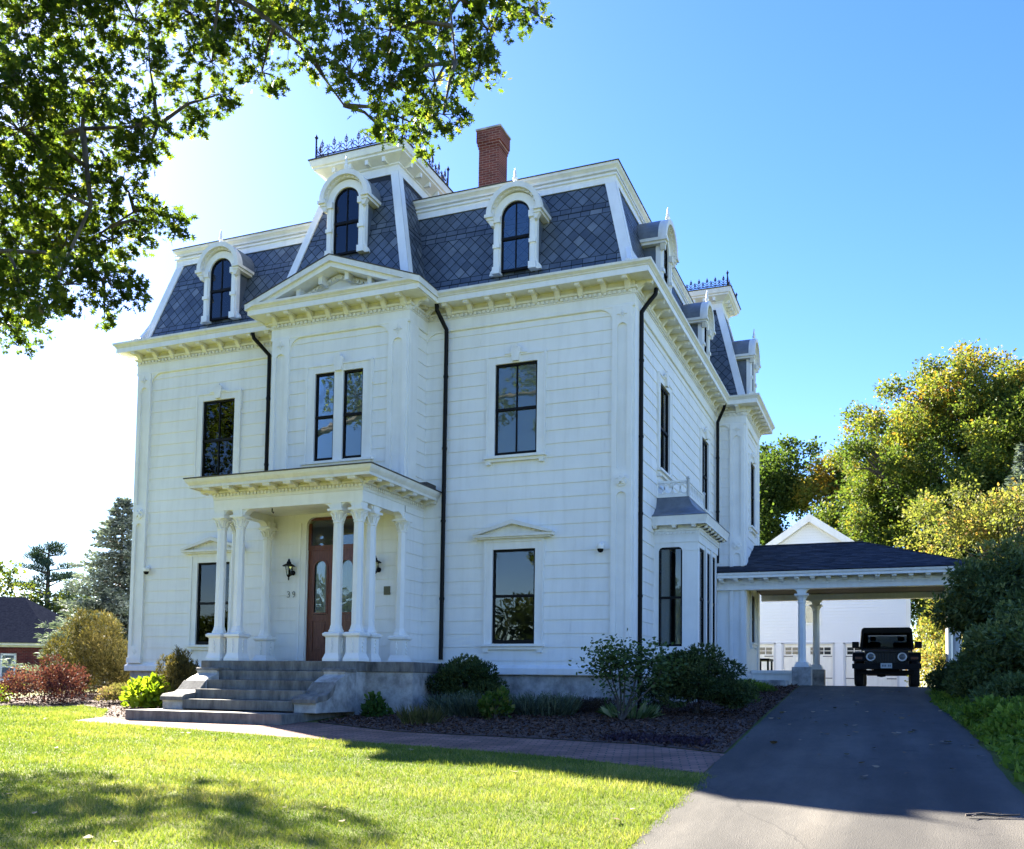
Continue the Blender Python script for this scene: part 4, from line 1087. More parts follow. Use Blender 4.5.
shingles(m, [(QX, A[0][1], z0), (A[1][0], A[1][1], z0), r2_, r1]); shingles(m, [(A[0][0], A[0][1], z0), (QX, A[0][1], z0), (QX, QY0, zi), (A[0][0], QY0, zi)])
shingles(m, [(*A[1], z0), (*A[2], z0), r2_, r2_]); shingles(m, [(*A[2], z0), (*A[3], z0), r1, r2_])
cr = m.build('carport_roof', SHINGLE, carport)
m = MB(); m.add([(QX, A[0][1], z0), (*A[1], z0), (*A[2], z0), (*A[3], z0), r1, r2_], [(0, 1, 5, 4), (1, 2, 5), (2, 3, 4, 5)]); m.add([(A[0][0], A[0][1], z0), (QX, A[0][1], z0), (QX, QY0, zi), (A[0][0], QY0, zi)], [(0, 1, 2, 3)])
m.tube([r1, r2_], .05, 6); m.tube([r2_, (*A[1], z0)], .035, 6); m.tube([r2_, (*A[2], z0)], .035, 6)
m.build('ridge', UNDER, cr)

# ============================================================ things fixed to or standing by the house
steps = empty('stone_steps', (-6.5, -3.2, -.95), 'weathered grey stone front steps with scrolled side walls below the porch', 'steps')
m = MB(); SX0, SX1 = -8.45, -4.55
m.prism([(SX0, -2.68), (-4.72, -2.68), (-4.72, -2.30), (-3.68, -2.30), (-3.68, -.02), (PX1 + .02, -.02), (PX1 + .02, PY - .02), (SX0, PY - .02)], 0.0, .198, 'z'); m.build('porch_floor', STEPSTONE, steps, bevel=.012)
m = MB(); m.prism([(SX0 + .03, -2.64), (-4.75, -2.64), (-4.75, -2.26), (-3.71, -2.26), (-3.71, -.03), (PX1 + .03, -.03), (PX1 + .03, PY - .03), (SX0 + .03, PY - .03)], -1.3, -.003, 'z'); m.build('porch_base', GRANITE, steps)
m = MB(); m.box(SX1 - .03, PX1 + 1.10, -2.5, -.02, -1.3, .0) if False else None
tx0, tx1 = -7.72, -5.20
for k, (y, z) in enumerate(((-3.0, -.005), (-3.34, -.19), (-3.68, -.375), (-4.02, -.565))):
    m = MB(); m.box(tx0, tx1, y, -2.66, z - .187, z); m.build('step', STEPSTONE, steps, bevel=.012)
m = MB(); m.box(-8.50, -4.98, -4.66, -2.66, -1.15, -.775); m.build('landing', STEPSTONE, steps, bevel=.012)
for x0, x1 in ((-8.22, -7.72), (-5.20, -4.72)):
    m = MB()
    P = [(-2.645, -.774), (-2.645, .05), (-3.02, .05), (-3.06, .03), (-3.07, -.02), (-3.05, -.06), (-3.09, -.09), (-3.22, -.13), (-3.36, -.20), (-3.46, -.29), (-3.54, -.40), (-3.66, -.47), (-3.82, -.49), (-3.96, -.51), (-4.02, -.56), (-4.02, -.60), (-4.0, -.63), (-4.0, -.774)]
    m.prism(P, x0, x1, 'x'); cw = m.build('side_wall', GRANITE, steps, bevel=.01)
    m = MB(); P = [(-2.70, .051), (-3.04, .051), (-3.07, .03), (-3.07, -.015), (-2.70, -.015)]; m.prism(P, x0 - .025, x1 + .025, 'x'); m.cut()
    P = [(-3.40, -.21), (-3.50, -.31), (-3.58, -.39), (-3.68, -.44), (-3.84, -.46), (-3.98, -.475), (-4.05, -.53), (-4.05, -.60), (-3.9, -.57), (-3.66, -.54), (-3.52, -.47), (-3.42, -.35)]
    m.prism(P, x0 - .025, x1 + .025, 'x'); m.build_pieces('coping', STEPSTONE, cw, bevel=.008)

def lantern(x, label):
    o = empty('wall_lantern', (x, PY - .01, 2.28), label, 'lantern', 'lanterns beside the front door')
    m = MB(); m.lathe([(.055, 0), (.055, -.02), (.03, -.03)], (x, PY - .005, 2.20), 12, 'y')
    m.tube([(x, PY - .02, 2.20), (x, PY - .09, 2.14), (x, PY - .17, 2.16), (x, PY - .18, 2.24)], .012, 6); m.tube([(x, PY - .02, 2.22), (x, PY - .08, 2.38), (x, PY - .15, 2.42), (x, PY - .18, 2.36)], .009, 6); m.build('bracket', BLACK, o)
    m = MB(); c = (x, PY - .18, 0)
    m.lathe([(.012, 2.02), (.02, 2.06), (.012, 2.08), (.045, 2.12), (.05, 2.14), (.012, 2.145)], c, 6); m.lathe([(.155, 2.335), (.15, 2.345), (.06, 2.39), (.05, 2.43), (.03, 2.45), (.03, 2.47), (.012, 2.50)], c, 6)
    for k in range(6):
        t = math.pi / 3 * k; m.tube([(c[0] + .045 * math.cos(t), c[1] + .045 * math.sin(t), 2.14), (c[0] + .085 * math.cos(t), c[1] + .085 * math.sin(t), 2.335)], .006, 4)
    m.build('cage', BLACK, o)
    m = MB(); m.lathe([(.04, 2.145), (.078, 2.332)], c, 6); m.build('glass', GLASS, o)
lantern(-7.52, 'black wall lantern left of the brown front door, above the house number'); lantern(-5.33, 'black wall lantern right of the front door, half hidden by porch columns')

def dome_camera(x, z, label, s):
    o = empty('security_camera', (x, -.02, z), label, 'security camera', 'security cameras on the front wall')
    m = MB(); m.lathe([(.06, 0), (.06, -.03), (.045, -.04)], (x, -.015, z + .08), 14, 'y'); m.tube([(x, -.04, z + .08), (x + s * .03, -.10, z + .06)], .03, 8); m.lathe([(.02, .07), (.07, .06), (.078, .0), (.07, -.02)], (x + s * .03, -.12, z), 14); m.build('housing', TRIM, o, smooth=40)
    m = MB(); m.lathe([(.066, -.02), (.062, -.05), (.045, -.08), (.015, -.095)], (x + s * .03, -.12, z), 14); m.build('dome', BLACK, o, smooth=60)
dome_camera(-.62, 2.58, 'white dome security camera right of the lower right front window', 0); dome_camera(-12.48, 2.50, 'small white security camera by the left corner of the front wall', 1)

plat = empty('side_platform', (1.7, 11.4, -.15), 'low white wooden step platform at the side door under the carport', 'platform')
m = MB(); m.box(QX + .03, 2.2, 10.7, 12.3, .20, .30); m.build('deck', TRIM, plat)
m = MB(); m.box(QX + .05, 2.15, 10.74, 12.26, -.2, .199); m.build('skirt', WHITE, plat)
slab = MB(); slab.box(.62, 2.12, 8.3, 9.1, -.4, .0)
tag(slab.build('stone_step', GRANITE, None, bevel=.02), 'long low grey granite step beside the driveway at the carport', 'step')
b = empty('garden_bench', (.75, 14.6, -.15), 'dark bench seen end-on beyond the white platform under the carport', 'bench')
m = MB(); m.box(.50, 1.0, 14.0, 15.2, .68, .75); m.build('seat', BLACK, b)
for x in (.54, .92):
    for y in (14.06, 15.1): m = MB(); m.box(x, x + .06, y, y + .06, -.15, .679); m.build('leg', BLACK, b)

# ---------------------------------------------------------- garage behind
gar = empty('garage', (.9, 36, -.2), 'white gabled clapboard garage behind the carport', 'garage')
GX0, GX1, GY, GE, GA = -3.85, 5.62, 32.0, 5.25, 8.55; gx = (GX0 + GX1) / 2
m = MB(); doors = [(-4.98 + 4.98 - 3.0, ), ]
DX = [(-3.25, -.75), (-.40, 2.10), (2.62, 5.12)]; DX = [(-3.36, -.90), (-.47, 2.0), (2.55, 5.02)]
siding(m, (GX0, GY), (1, 0), (0, -1), 0, GX1 - GX0, -.3, GE, [(a - GX0, b - GX0, -.31, 2.02) for a, b in DX] + [(gx - .45 - GX0, gx + .45 - GX0, 3.1, 4.9)], pitch=.16, lip=.032, joints=False)
z = GE
while z < GA - .1:
    t = min(.14, GA - .1 - z); h0 = (GX1 - GX0) / 2 * (1 - (z - GE) / (GA - GE)); h1 = (GX1 - GX0) / 2 * (1 - (z + t - GE) / (GA - GE)); m.add([(gx - h0, GY - .012, z), (gx + h0, GY - .012, z), (gx + h1, GY, z + t), (gx - h1, GY, z + t)], [(0, 1, 2, 3)]); z += t
m.box(GX0, GX0 + .1, GY + .02, 42, -.3, GE); m.box(GX1 - .1, GX1, GY + .02, 42, -.3, GE); m.box(GX0, GX1, 41.9, 42, -.3, GE)
m.build('wall', flat('garage_white_paint', (.76, .78, .80), .6), gar)
m = MB(); s_ = (GA - GE) / ((GX1 - GX0) / 2)
for s in (-1, 1):
    xe = gx + s * ((GX1 - GX0) / 2 + .35); ze = GA - s_ * ((GX1 - GX0) / 2 + .35)
    m.prism([(gx, GA + .02), (xe, ze + .02), (xe, ze + .14), (gx, GA + .16)], GY - .30, 42.3, 'y')
m.build('roof', SHINGLE, gar)
m = MB()
for s in (-1, 1):
    xe = gx + s * ((GX1 - GX0) / 2 + .36); ze = GA - s_ * ((GX1 - GX0) / 2 + .36)
    m.prism([(gx, GA - .26), (xe, ze - .26), (xe, ze + .145), (gx, GA + .165)], GY - .34, GY - .301, 'y'); m.prism([(gx, GA - .30), (xe, ze - .30), (xe, ze + .0), (gx, GA + .0)], GY - .06, GY - .015, 'y')
m.box(GX0 - .02, GX0 + .18, GY - .05, GY + .05, -.3, GE); m.box(GX1 - .18, GX1 + .02, GY - .05, GY + .05, -.3, GE)
m.build('trim', TRIM, gar)
m = MB(); c = .10
m.box(gx - .45 - c, gx + .45 + c, GY - .04, GY + .05, 4.9, 5.02); m.box(gx - .45 - c, gx + .45 + c, GY - .07, GY + .05, 3.0, 3.1)
for s in (-1, 1): m.box(gx + s * .45, gx + s * (.45 + c), GY - .04, GY + .05, 3.1, 4.9)
gw = m.build('window', TRIM, gar); m = MB(); m.box(gx - .45, gx + .45, GY + .03, GY + .04, 3.1, 4.9); m.build('pane', GLASS, gw)
m = MB(); m.box(gx - .45, gx + .45, GY + .0, GY + .028, 3.98, 4.03); m.build('sash', TRIM, gw)
m = MB(); m.box(gx - .5, gx + .5, GY + .06, GY + .10, 3.05, 4.95); m.build('blind', BLINDM, gw)
SEAM = flat('strap_iron', (.10, .11, .14), .5)
for a, b in DX:
    m = MB(); m.box(a + .03, b - .03, GY + .03, GY + .08, -.3, 1.48); m.box(a + .03, b - .03, GY + .03, GY + .08, 1.84, 2.0)
    mid = (a + b) / 2
    for x0, x1 in ((a + .03, a + .12), (mid - .12, mid + .12), (b - .12, b - .03)): m.box(x0, x1, GY + .031, GY + .08, 1.48, 1.84)
    for q in range(12): x = a + .15 + (b - a - .3) * q / 11; m.box(x - .055, x + .055, GY + .012, GY + .031, -.25, 1.40)
    for z in (1.42, 1.66): m.box(a + .06, b - .06, GY + .015, GY + .032, z, z + .06) if z < 1.5 else None
    for x0, x1 in ((a + .12, mid - .12), (mid + .12, b - .12)):
        w = (x1 - x0)
        for q in (1, 2): m.box(x0 + w * q / 3 - .02, x0 + w * q / 3 + .02, GY + .02, GY + .07, 1.48, 1.84)
        m.box(x0, x1, GY + .02, GY + .07, 1.645, 1.675)
    d = m.build('garage_door', TRIM, gar)
    m = MB(); m.box(a + .1, b - .1, GY + .055, GY + .06, 1.47, 1.85); m.build('pane', flat('garage_pane', (.02, .025, .03), .1), d)
    m = MB()
    for s, x in ((1, a + .05), (-1, b - .05)):
        for z in (.25, 1.36): m.box(x, x + s * .45, GY - .002, GY + .013, z, z + .045)
    for s in (-1, 1): m.tube([(mid + s * .10, GY - .03, .75), (mid + s * .10, GY - .03, 1.0)], .018, 6)
    m.build('hinge', SEAM, d)
m = MB()
for a, b in DX:
    m.box(a - .07, a + .03, GY - .045, GY + .05, -.3, 2.06); m.box(b - .03, b + .07, GY - .045, GY + .05, -.3, 2.06); m.box(a - .07, b + .07, GY - .045, GY + .05, 2.0, 2.10)
m.build('door_casing', flat('garage_casing', (.55, .57, .60), .6), gar)

# ============================================================ GROUND
def grass_ground():
    m, n, l, p = new_mat('turf')
    tc = n.new('ShaderNodeTexCoord')
    a = n.new('ShaderNodeTexNoise'); a.inputs['Scale'].default_value = .55; a.inputs['Detail'].default_value = 6
    b = n.new('ShaderNodeTexNoise'); b.inputs['Scale'].default_value = 60; b.inputs['Detail'].default_value = 4
    l.new(tc.outputs['Object'], a.inputs['Vector']); l.new(tc.outputs['Object'], b.inputs['Vector'])
    r = ramp(n, [(.3, (.090, .115, .022)), (.55, (.135, .155, .036)), (.75, (.19, .18, .06))]); l.new(a.outputs['Fac'], r.inputs['Fac'])
    r2 = ramp(n, [(.3, (.45, .45, .45)), (.7, (1.2, 1.2, 1.2))]); l.new(b.outputs['Fac'], r2.inputs['Fac'])
    mx = n.new('ShaderNodeMixRGB'); mx.blend_type = 'MULTIPLY'; mx.inputs['Fac'].default_value = 1
    l.new(r.outputs['Color'], mx.inputs['Color1']); l.new(r2.outputs['Color'], mx.inputs['Color2']); l.new(mx.outputs['Color'], p.inputs['Base Color'])
    p.inputs['Roughness'].default_value = .95; p.inputs['Specular IOR Level'].default_value = .1
    return m
xs = [-900, -400, -150, -80, -56] + list(range(-48, -16, 8)) + [-16, -10, -5, 0, 5, 10, 20, 40, 80, 150, 400, 900]
ys = [-300, -100, -60, -40, -30, -20, -10, 0, 9, 20, 40, 80, 150, 400, 900]
def gzz(x, y): return gz(x, max(y, -45))
m = MB(); nx = len(xs)
m.v = [(x, y, gzz(x, y)) for y in ys for x in xs]
for j in range(len(ys) - 1):
    for i in range(nx - 1): m.f.append((j * nx + i, j * nx + i + 1, (j + 1) * nx + i + 1, (j + 1) * nx + i)); m.t.append(.5)
tag(m.build('ground', grass_ground()), kind='structure')

def sheet(name, poly, mat, dz, kind='structure', step=0):
    """n-gon lying on the sloping ground (all corners on one slope)"""
    m = MB(); m.add([(x, y, gz(x, y) + dz) for x, y in poly], [tuple(range(len(poly)))])
    o = m.build(name, mat); tag(o, kind=kind); return o

# driveway: worn asphalt
def asphalt():
    m, n, l, p = new_mat('asphalt'); tc = n.new('ShaderNodeTexCoord')
    a = n.new('ShaderNodeTexNoise'); a.inputs['Scale'].default_value = .9; a.inputs['Detail'].default_value = 9; a.inputs['Roughness'].default_value = .7
    b = n.new('ShaderNodeTexVoronoi'); b.inputs['Scale'].default_value = 95
    c = n.new('ShaderNodeTexNoise'); c.inputs['Scale'].default_value = 160; c.inputs['Detail'].default_value = 3
    mp = n.new('ShaderNodeMapping'); mp.inputs['Scale'].default_value = (1.0, .35, 1)
    l.new(tc.outputs['Object'], mp.inputs['Vector']); l.new(mp.outputs['Vector'], a.inputs['Vector'])
    for q in (b, c): l.new(tc.outputs['Object'], q.inputs['Vector'])
    r = ramp(n, [(.28, (.042, .038, .033)), (.5, (.068, .061, .051)), (.72, (.11, .099, .083))]); l.new(a.outputs['Fac'], r.inputs['Fac'])
    r2 = ramp(n, [(.30, (.55, .55, .55)), (.62, (1.05, 1.05, 1.05)), (.74, (2.2, 2.15, 2.05))]); l.new(c.outputs['Fac'], r2.inputs['Fac'])
    mx = n.new('ShaderNodeMixRGB'); mx.blend_type = 'MULTIPLY'; mx.inputs['Fac'].default_value = .9
    l.new(r.outputs['Color'], mx.inputs['Color1']); l.new(r2.outputs['Color'], mx.inputs['Color2'])
    # old crack lines
    v = n.new('ShaderNodeTexVoronoi'); v.feature = 'DISTANCE_TO_EDGE'; v.inputs['Scale'].default_value = .23
    w = n.new('ShaderNodeTexNoise'); w.inputs['Scale'].default_value = 1.3; w.inputs['Detail'].default_value = 6
    ad = n.new('ShaderNodeMixRGB'); ad.blend_type = 'ADD'; ad.inputs['Fac'].default_value = .55
    l.new(tc.outputs['Object'], w.inputs['Vector']); l.new(tc.outputs['Object'], ad.inputs['Color1']); l.new(w.outputs['Color'], ad.inputs['Color2']); l.new(ad.outputs['Color'], v.inputs['Vector'])
    r3 = ramp(n, [(.0, (.35, .35, .35)), (.0035, (1, 1, 1))]); l.new(v.outputs['Distance'], r3.inputs['Fac'])
    mx2 = n.new('ShaderNodeMixRGB'); mx2.blend_type = 'MULTIPLY'; mx2.inputs['Fac'].default_value = .6
    l.new(mx.outputs['Color'], mx2.inputs['Color1']); l.new(r3.outputs['Color'], mx2.inputs['Color2']); l.new(mx2.outputs['Color'], p.inputs['Base Color'])
    # streaks and worn wheel tracks along the drive, old oil spots
    mp2 = n.new('ShaderNodeMapping'); mp2.inputs['Scale'].default_value = (1.5, .07, 1); l.new(tc.outputs['Object'], mp2.inputs['Vector'])
    st = n.new('ShaderNodeTexNoise'); st.inputs['Scale'].default_value = 1.0; st.inputs['Detail'].default_value = 5; l.new(mp2.outputs['Vector'], st.inputs['Vector'])
    rs = ramp(n, [(.36, (.62, .62, .63)), (.50, (.95, .95, .95)), (.64, (1.35, 1.32, 1.26))]); l.new(st.outputs['Fac'], rs.inputs['Fac'])
    ol = n.new('ShaderNodeTexNoise'); ol.inputs['Scale'].default_value = 2.1; ol.inputs['Detail'].default_value = 4; l.new(tc.outputs['Object'], ol.inputs['Vector'])
    ro = ramp(n, [(.25, (.40, .40, .42)), (.33, (1, 1, 1))]); l.new(ol.outputs['Fac'], ro.inputs['Fac'])
    cur = mx2.outputs['Color']
    for rr_, f_ in ((rs, .85), (ro, .8)):
        q_ = n.new('ShaderNodeMixRGB'); q_.blend_type = 'MULTIPLY'; q_.inputs['Fac'].default_value = f_; l.new(cur, q_.inputs['Color1']); l.new(rr_.outputs['Color'], q_.inputs['Color2']); cur = q_.outputs['Color']
    l.new(cur, p.inputs['Base Color'])
    p.inputs['Roughness'].default_value = .85; p.inputs['Specular IOR Level'].default_value = .35
    bp = n.new('ShaderNodeBump'); bp.inputs['Strength'].default_value = .7; bp.inputs['Distance'].default_value = .006
    l.new(b.outputs['Distance'], bp.inputs['Height']); l.new(bp.outputs['Normal'], p.inputs['Normal'])
    return m
AS = asphalt()
def wob(p, q, n, amp):
    return [(p[0] + (q[0] - p[0]) * i / n + random.uniform(-amp, amp), p[1] + (q[1] - p[1]) * i / n) for i in range(n)]
left = wob((3.18, -26), (3.06, -11.5), 40, .015) + wob((3.06, -11.5), (2.9, -7.0), 14, .015) + wob((2.9, -7.0), (2.5, 6.5), 24, .012) + [(2.45, 9.0)]
right = [(5.75, 9.0)] + wob((5.55, 7.0), (5.95, -3.5), 30, .03) + wob((5.95, -3.5), (6.15, -26), 50, .03)
DRIVE = left + right
drv = MB(); drv.add([(x, y, gz(x, y) + .010) for x, y in DRIVE], [tuple(range(len(DRIVE)))])
up = [(2.45, 9.0), (5.75, 9.0), (6.35, 9.6), (6.35, 14), (7.2, 20), (7.2, 31.95), (-4.2, 31.95), (-4.2, 22), (2.3, 15.0), (2.45, 14)]
drv.add([(x, y, -.138) for x, y in up], [tuple(range(len(up)))])
tag(drv.build('driveway', AS), kind='structure')

PATHP = [(-9.3, -5.12), (-9.35, -4.35), (-8.55, -4.3), (-4.98, -4.1), (-4.7, -4.06), (-2.56, -4.99), (.35, -5.27), (1.6, -5.44), (2.86, -6.05), (2.90, -7.74), (.96, -7.01), (-1.63, -6.48), (-3.9, -6.14), (-6.5, -5.6)]
PAV = brick_mat('path_brick', (.30, .165, .125), (.19, .115, .09), (.09, .078, .062), 1.0, .205, .10, .010, rot=(0, 0, R(-14)))
sheet('brick_path', PATHP, PAV, .006)

def inpoly(P, poly):
    x, y = P[:, 0], P[:, 1]; c = np.zeros(len(P), bool); j = len(poly) - 1
    for i in range(len(poly)):
        xi, yi = poly[i]; xj, yj = poly[j]
        if yi != yj: c ^= ((yi > y) != (yj > y)) & (x < (xj - xi) * (y - yi) / (yj - yi) + xi)
        j = i
    return c
def sample(poly, dens):
    xs_ = [p[0] for p in poly]; ys_ = [p[1] for p in poly]; A = (max(xs_) - min(xs_)) * (max(ys_) - min(ys_))
    P = np.column_stack([rng.uniform(min(xs_), max(xs_), int(A * dens)), rng.uniform(min(ys_), max(ys_), int(A * dens))])
    return P[inpoly(P, poly)]
def gzv(P): 
    z = np.minimum(-.69 + .06 * P[:, 1], -.15); return np.where(P[:, 0] < -16, z - .06 * np.minimum(-16 - P[:, 0], 40), z)

MULCH = noisy('mulch', (.045, .026, .019), (.13, .075, .052), 14, .95, 1.0, 45, 8, bdist=.03)
BED1 = [(-4.68, -4.02), (-2.56, -4.95), (.35, -5.23), (1.6, -5.40), (2.84, -6.0), (2.66, -1.0), (2.47, 6.5), (2.40, 8.95), (.02, 9.0), (.02, 0), (-4.72, .02), (-4.72, -2.6)]
BED2 = [(-15.9, -3.05), (-14, -2.9), (-12.7, -2.8), (-11.9, -2.35), (-10.6, -2.95), (-9.35, -4.3), (-8.5, -4.6), (-8.4, .02), (-13.05, .02), (-13.2, 7.0), (-15.9, 7.0)]
sheet('planting_bed', BED1, MULCH, .012); sheet('planting_bed', BED2, MULCH, .012)
P = np.vstack([sample(BED1, 420), sample(BED2, 170)]); N = len(P)
D = np.column_stack([rng.normal(size=(N, 2)), rng.normal(0, .35, N)]); P3 = np.column_stack([P, gzv(P) + .014 + rng.uniform(0, .022, N)])
CHIP = np.array([(-.25, 0), (.25, 0), (.2, 1), (-.22, .95)])
o = leaves('mulch_chips', P3, D, rng.uniform(.02, .065, N), rng.uniform(0, 1, N), toned('mulch_chip', [(0, (.038, .022, .016)), (.6, (.105, .060, .042)), (1, (.19, .115, .08))], .95, spec=.03), None, CHIP, up=.5)
tag(o, kind='stuff')

# lawn blades
LAWN = [(3.0, -7.85), (3.08, -11.5), (3.2, -19), (-19, -19), (-19, -3.4), (-15.9, -3.1), (-14, -2.95), (-12.7, -2.85), (-11.9, -2.4), (-10.6, -3.0), (-9.4, -4.35), (-9.36, -5.15), (-8.9, -5.22), (-6.5, -5.63), (-3.9, -6.18), (-1.63, -6.52), (.96, -7.04)]
P = sample(LAWN, 3000)
dist = np.hypot(P[:, 0] - CAM.x, P[:, 1] - CAM.y)
az = np.degrees(np.arctan2(-(P[:, 0] - CAM.x), P[:, 1] - CAM.y)) - 22.2
keep = (rng.uniform(size=len(P)) < np.clip(9.0 / dist, .2, 1) ** 1.1) & (np.abs(az) < 34) & (dist > 5.0)
P = P[keep]; E_ = sample([(2.93, -7.9), (3.10, -7.9), (3.28, -18), (3.02, -18)], 1500)
E_ = E_[np.sin(E_[:, 1] * 7) + np.sin(E_[:, 1] * 17) * .6 > (E_[:, 0] - 3.06 - (E_[:, 1] + 8) * -.008) * 26 - .4]
P = np.vstack([P, E_]); dist = np.hypot(P[:, 0] - CAM.x, P[:, 1] - CAM.y); N = len(P)
patch = np.sin(P[:, 0] * 1.1 + .7 * np.sin(P[:, 1] * .9)) * np.sin(P[:, 1] * 1.3 + .5 * np.sin(P[:, 0] * 1.7)) 
fine = np.sin(P[:, 0] * 5.1 + 2 * np.sin(P[:, 1] * 2.7)) * np.sin(P[:, 1] * 6.3 + 1.5 * np.sin(P[:, 0] * 3.3))
D = np.column_stack([rng.normal(0, .55, (N, 2)), np.ones(N)])
BLADE = np.array([(-.06, 0), (.06, 0), (0.02, 1)])
scale = np.clip(dist / 9, 1, 2.2)
V = np.zeros((N, 3, 3)); d, u, w = basis(D); L = rng.uniform(.022, .066, N) * (1 + .35 * fine + .15 * patch); wd = rng.uniform(.0022, .0042, N) * scale
base = np.column_stack([P, gzv(P)])
V[:, 0] = base - u * wd[:, None]; V[:, 1] = base + u * wd[:, None]; V[:, 2] = base + d * L[:, None]
tone = np.clip(.42 + .18 * patch + .12 * fine + .06 * np.sign(np.sin((P[:, 1] + .12 * P[:, 0]) * 5.6)) + rng.normal(0, .19, N), 0, 1)
GRASSM = toned('grass_blade', [(0, (.060, .110, .016)), (.45, (.145, .190, .034)), (.75, (.25, .26, .075)), (1, (.38, .33, .17))], .7, .35, spec=.25)
tag(fast_mesh('grass', V.reshape(-1, 3), tone, GRASSM, None, 3), kind='stuff')

# ============================================================ PLANTS
def ramp_mat(name, dark, mid, light, transl=.3, rough=.65, extra=None, spec=.12):
    st = [(0, dark), (.5, mid), (.9 if extra else 1, light)]
    if extra: st.append((1, extra))
    return toned(name, st, rough, transl, spec=spec)
YEW = ramp_mat('yew_needles', (.022, .042, .014), (.056, .086, .028), (.13, .155, .055), .2)
HEM = ramp_mat('hemlock_sprays', (.055, .085, .032), (.125, .165, .060), (.25, .27, .105), .3)
GOLD = ramp_mat('golden_cypress', (.028, .030, .012), (.095, .085, .028), (.22, .175, .06), .2)
RED = ramp_mat('barberry_leaves', (.045, .016, .018), (.115, .036, .044), (.21, .115, .11), .25, extra=(.17, .17, .07))
LIME = ramp_mat('lime_leaves', (.09, .15, .010), (.20, .28, .02), (.32, .38, .04), .45)
GREENL = ramp_mat('fresh_leaves', (.02, .05, .012), (.05, .10, .02), (.11, .17, .04), .4)
SAGE = ramp_mat('sage_leaves', (.06, .085, .06), (.14, .17, .115), (.25, .28, .19), .3)
PINKM = ramp_mat('faded_flower_heads', (.06, .07, .025), (.15, .14, .06), (.26, .17, .15), .35)
HEATH = ramp_mat('brown_heath', (.030, .020, .014), (.060, .040, .028), (.09, .075, .04), .2)
PURP = ramp_mat('purple_groundcover', (.018, .012, .018), (.045, .024, .040), (.07, .05, .06), .2)
HOSTA = ramp_mat('variegated_leaves', (.05, .09, .03), (.16, .22, .10), (.40, .42, .28), .35)
COVER = ramp_mat('groundcover_leaves', (.07, .115, .020), (.16, .24, .035), (.30, .35, .08), .45)
STRAW = ramp_mat('straw_grass', (.08, .09, .03), (.16, .15, .06), (.24, .20, .10), .35)

FROND = np.array([(-.05, 0), (.05, 0), (.17, .35), (.10, .8), (0, 1), (-.10, .8), (-.17, .35)])
def stems(root, c, z0, h, n, spread, r=.012, mat=BARK, name='stem'):
    m = MB()
    for k in range(n):
        a = 2 * math.pi * (k + random.random()) / n; e = spread * random.uniform(.5, 1)
        p = [(c[0] + .03 * math.cos(a), c[1] + .03 * math.sin(a), z0 - .05)]
        for q in (.33, .66, 1): p.append((c[0] + e * q * math.cos(a + .3 * q) + random.uniform(-.03, .03), c[1] + e * q * math.sin(a + .3 * q), z0 + h * q * random.uniform(.9, 1.05)))
        m.tube(p, [r, r * .8, r * .6, r * .3], 5)
    return m.build(name, mat, root)

def shrub(name, label, cat, c, size, mat, n, leaf=.05, shape=LEAF4, lobes=14, group=None, droop=0.0, stem=True, upr=.6, lobe_r=.38, tonec=.45, fan=0, z0=None, part='foliage', base=0.05, up=None, pad=.75):
    """leafy bush: size (rx, ry, h)"""
    z = gz(*c) if z0 is None else z0; rx, ry, h = size
    root = empty(name, (c[0], c[1], z), label, cat, group)
    if stem: stems(root, c, z, h * .6, 6, rx * .5)
    cen = []; 
    for k in range(lobes):
        q = ball(1, (1, 1, 1), .55)[0]; q[2] = abs(q[2]) * 1.0
        f = 1 - lobe_r * .6
        cen.append((c[0] + q[0] * rx * f, c[1] + q[1] * ry * f, z + base * h + (h * (1 - base)) * (.12 + .80 * q[2] * f), random.uniform(.7, 1.15) * lobe_r, random.gauss(0, .18)))
    Ps, Ds, Ts = [], [], []
    per = n // lobes
    for x, y, zc, r, tb in cen:
        s = np.array([rx * r, ry * r, h * r * pad]); q = ball(per, (1, 1, 1), .55)
        pos = np.array([x, y, zc]) + q * s
        d = q + rng.normal(0, .5, q.shape) + np.array([0, 0, upr - droop * 1.5])
        Ps.append(pos); Ds.append(d); Ts.append(np.clip(tonec + tb + rng.normal(0, .2, per), 0, 1))
    P, D, T = np.vstack(Ps), np.vstack(Ds), np.concatenate(Ts)
    k = P[:, 2] > z + .01; P, D, T = P[k], D[k], T[k]
    if fan:          # flat sprays: a few blades share a base and a plane
        P = np.repeat(P, fan, 0); D = np.repeat(D, fan, 0) + rng.normal(0, .45, (len(P), 3)); T = np.clip(np.repeat(T, fan) + rng.normal(0, .06, len(P)), 0, 1)
    S = rng.uniform(.6, 1.3, len(P)) * leaf
    leaves(part, P, D, S, T, mat, root, shape, up=up)
    return root

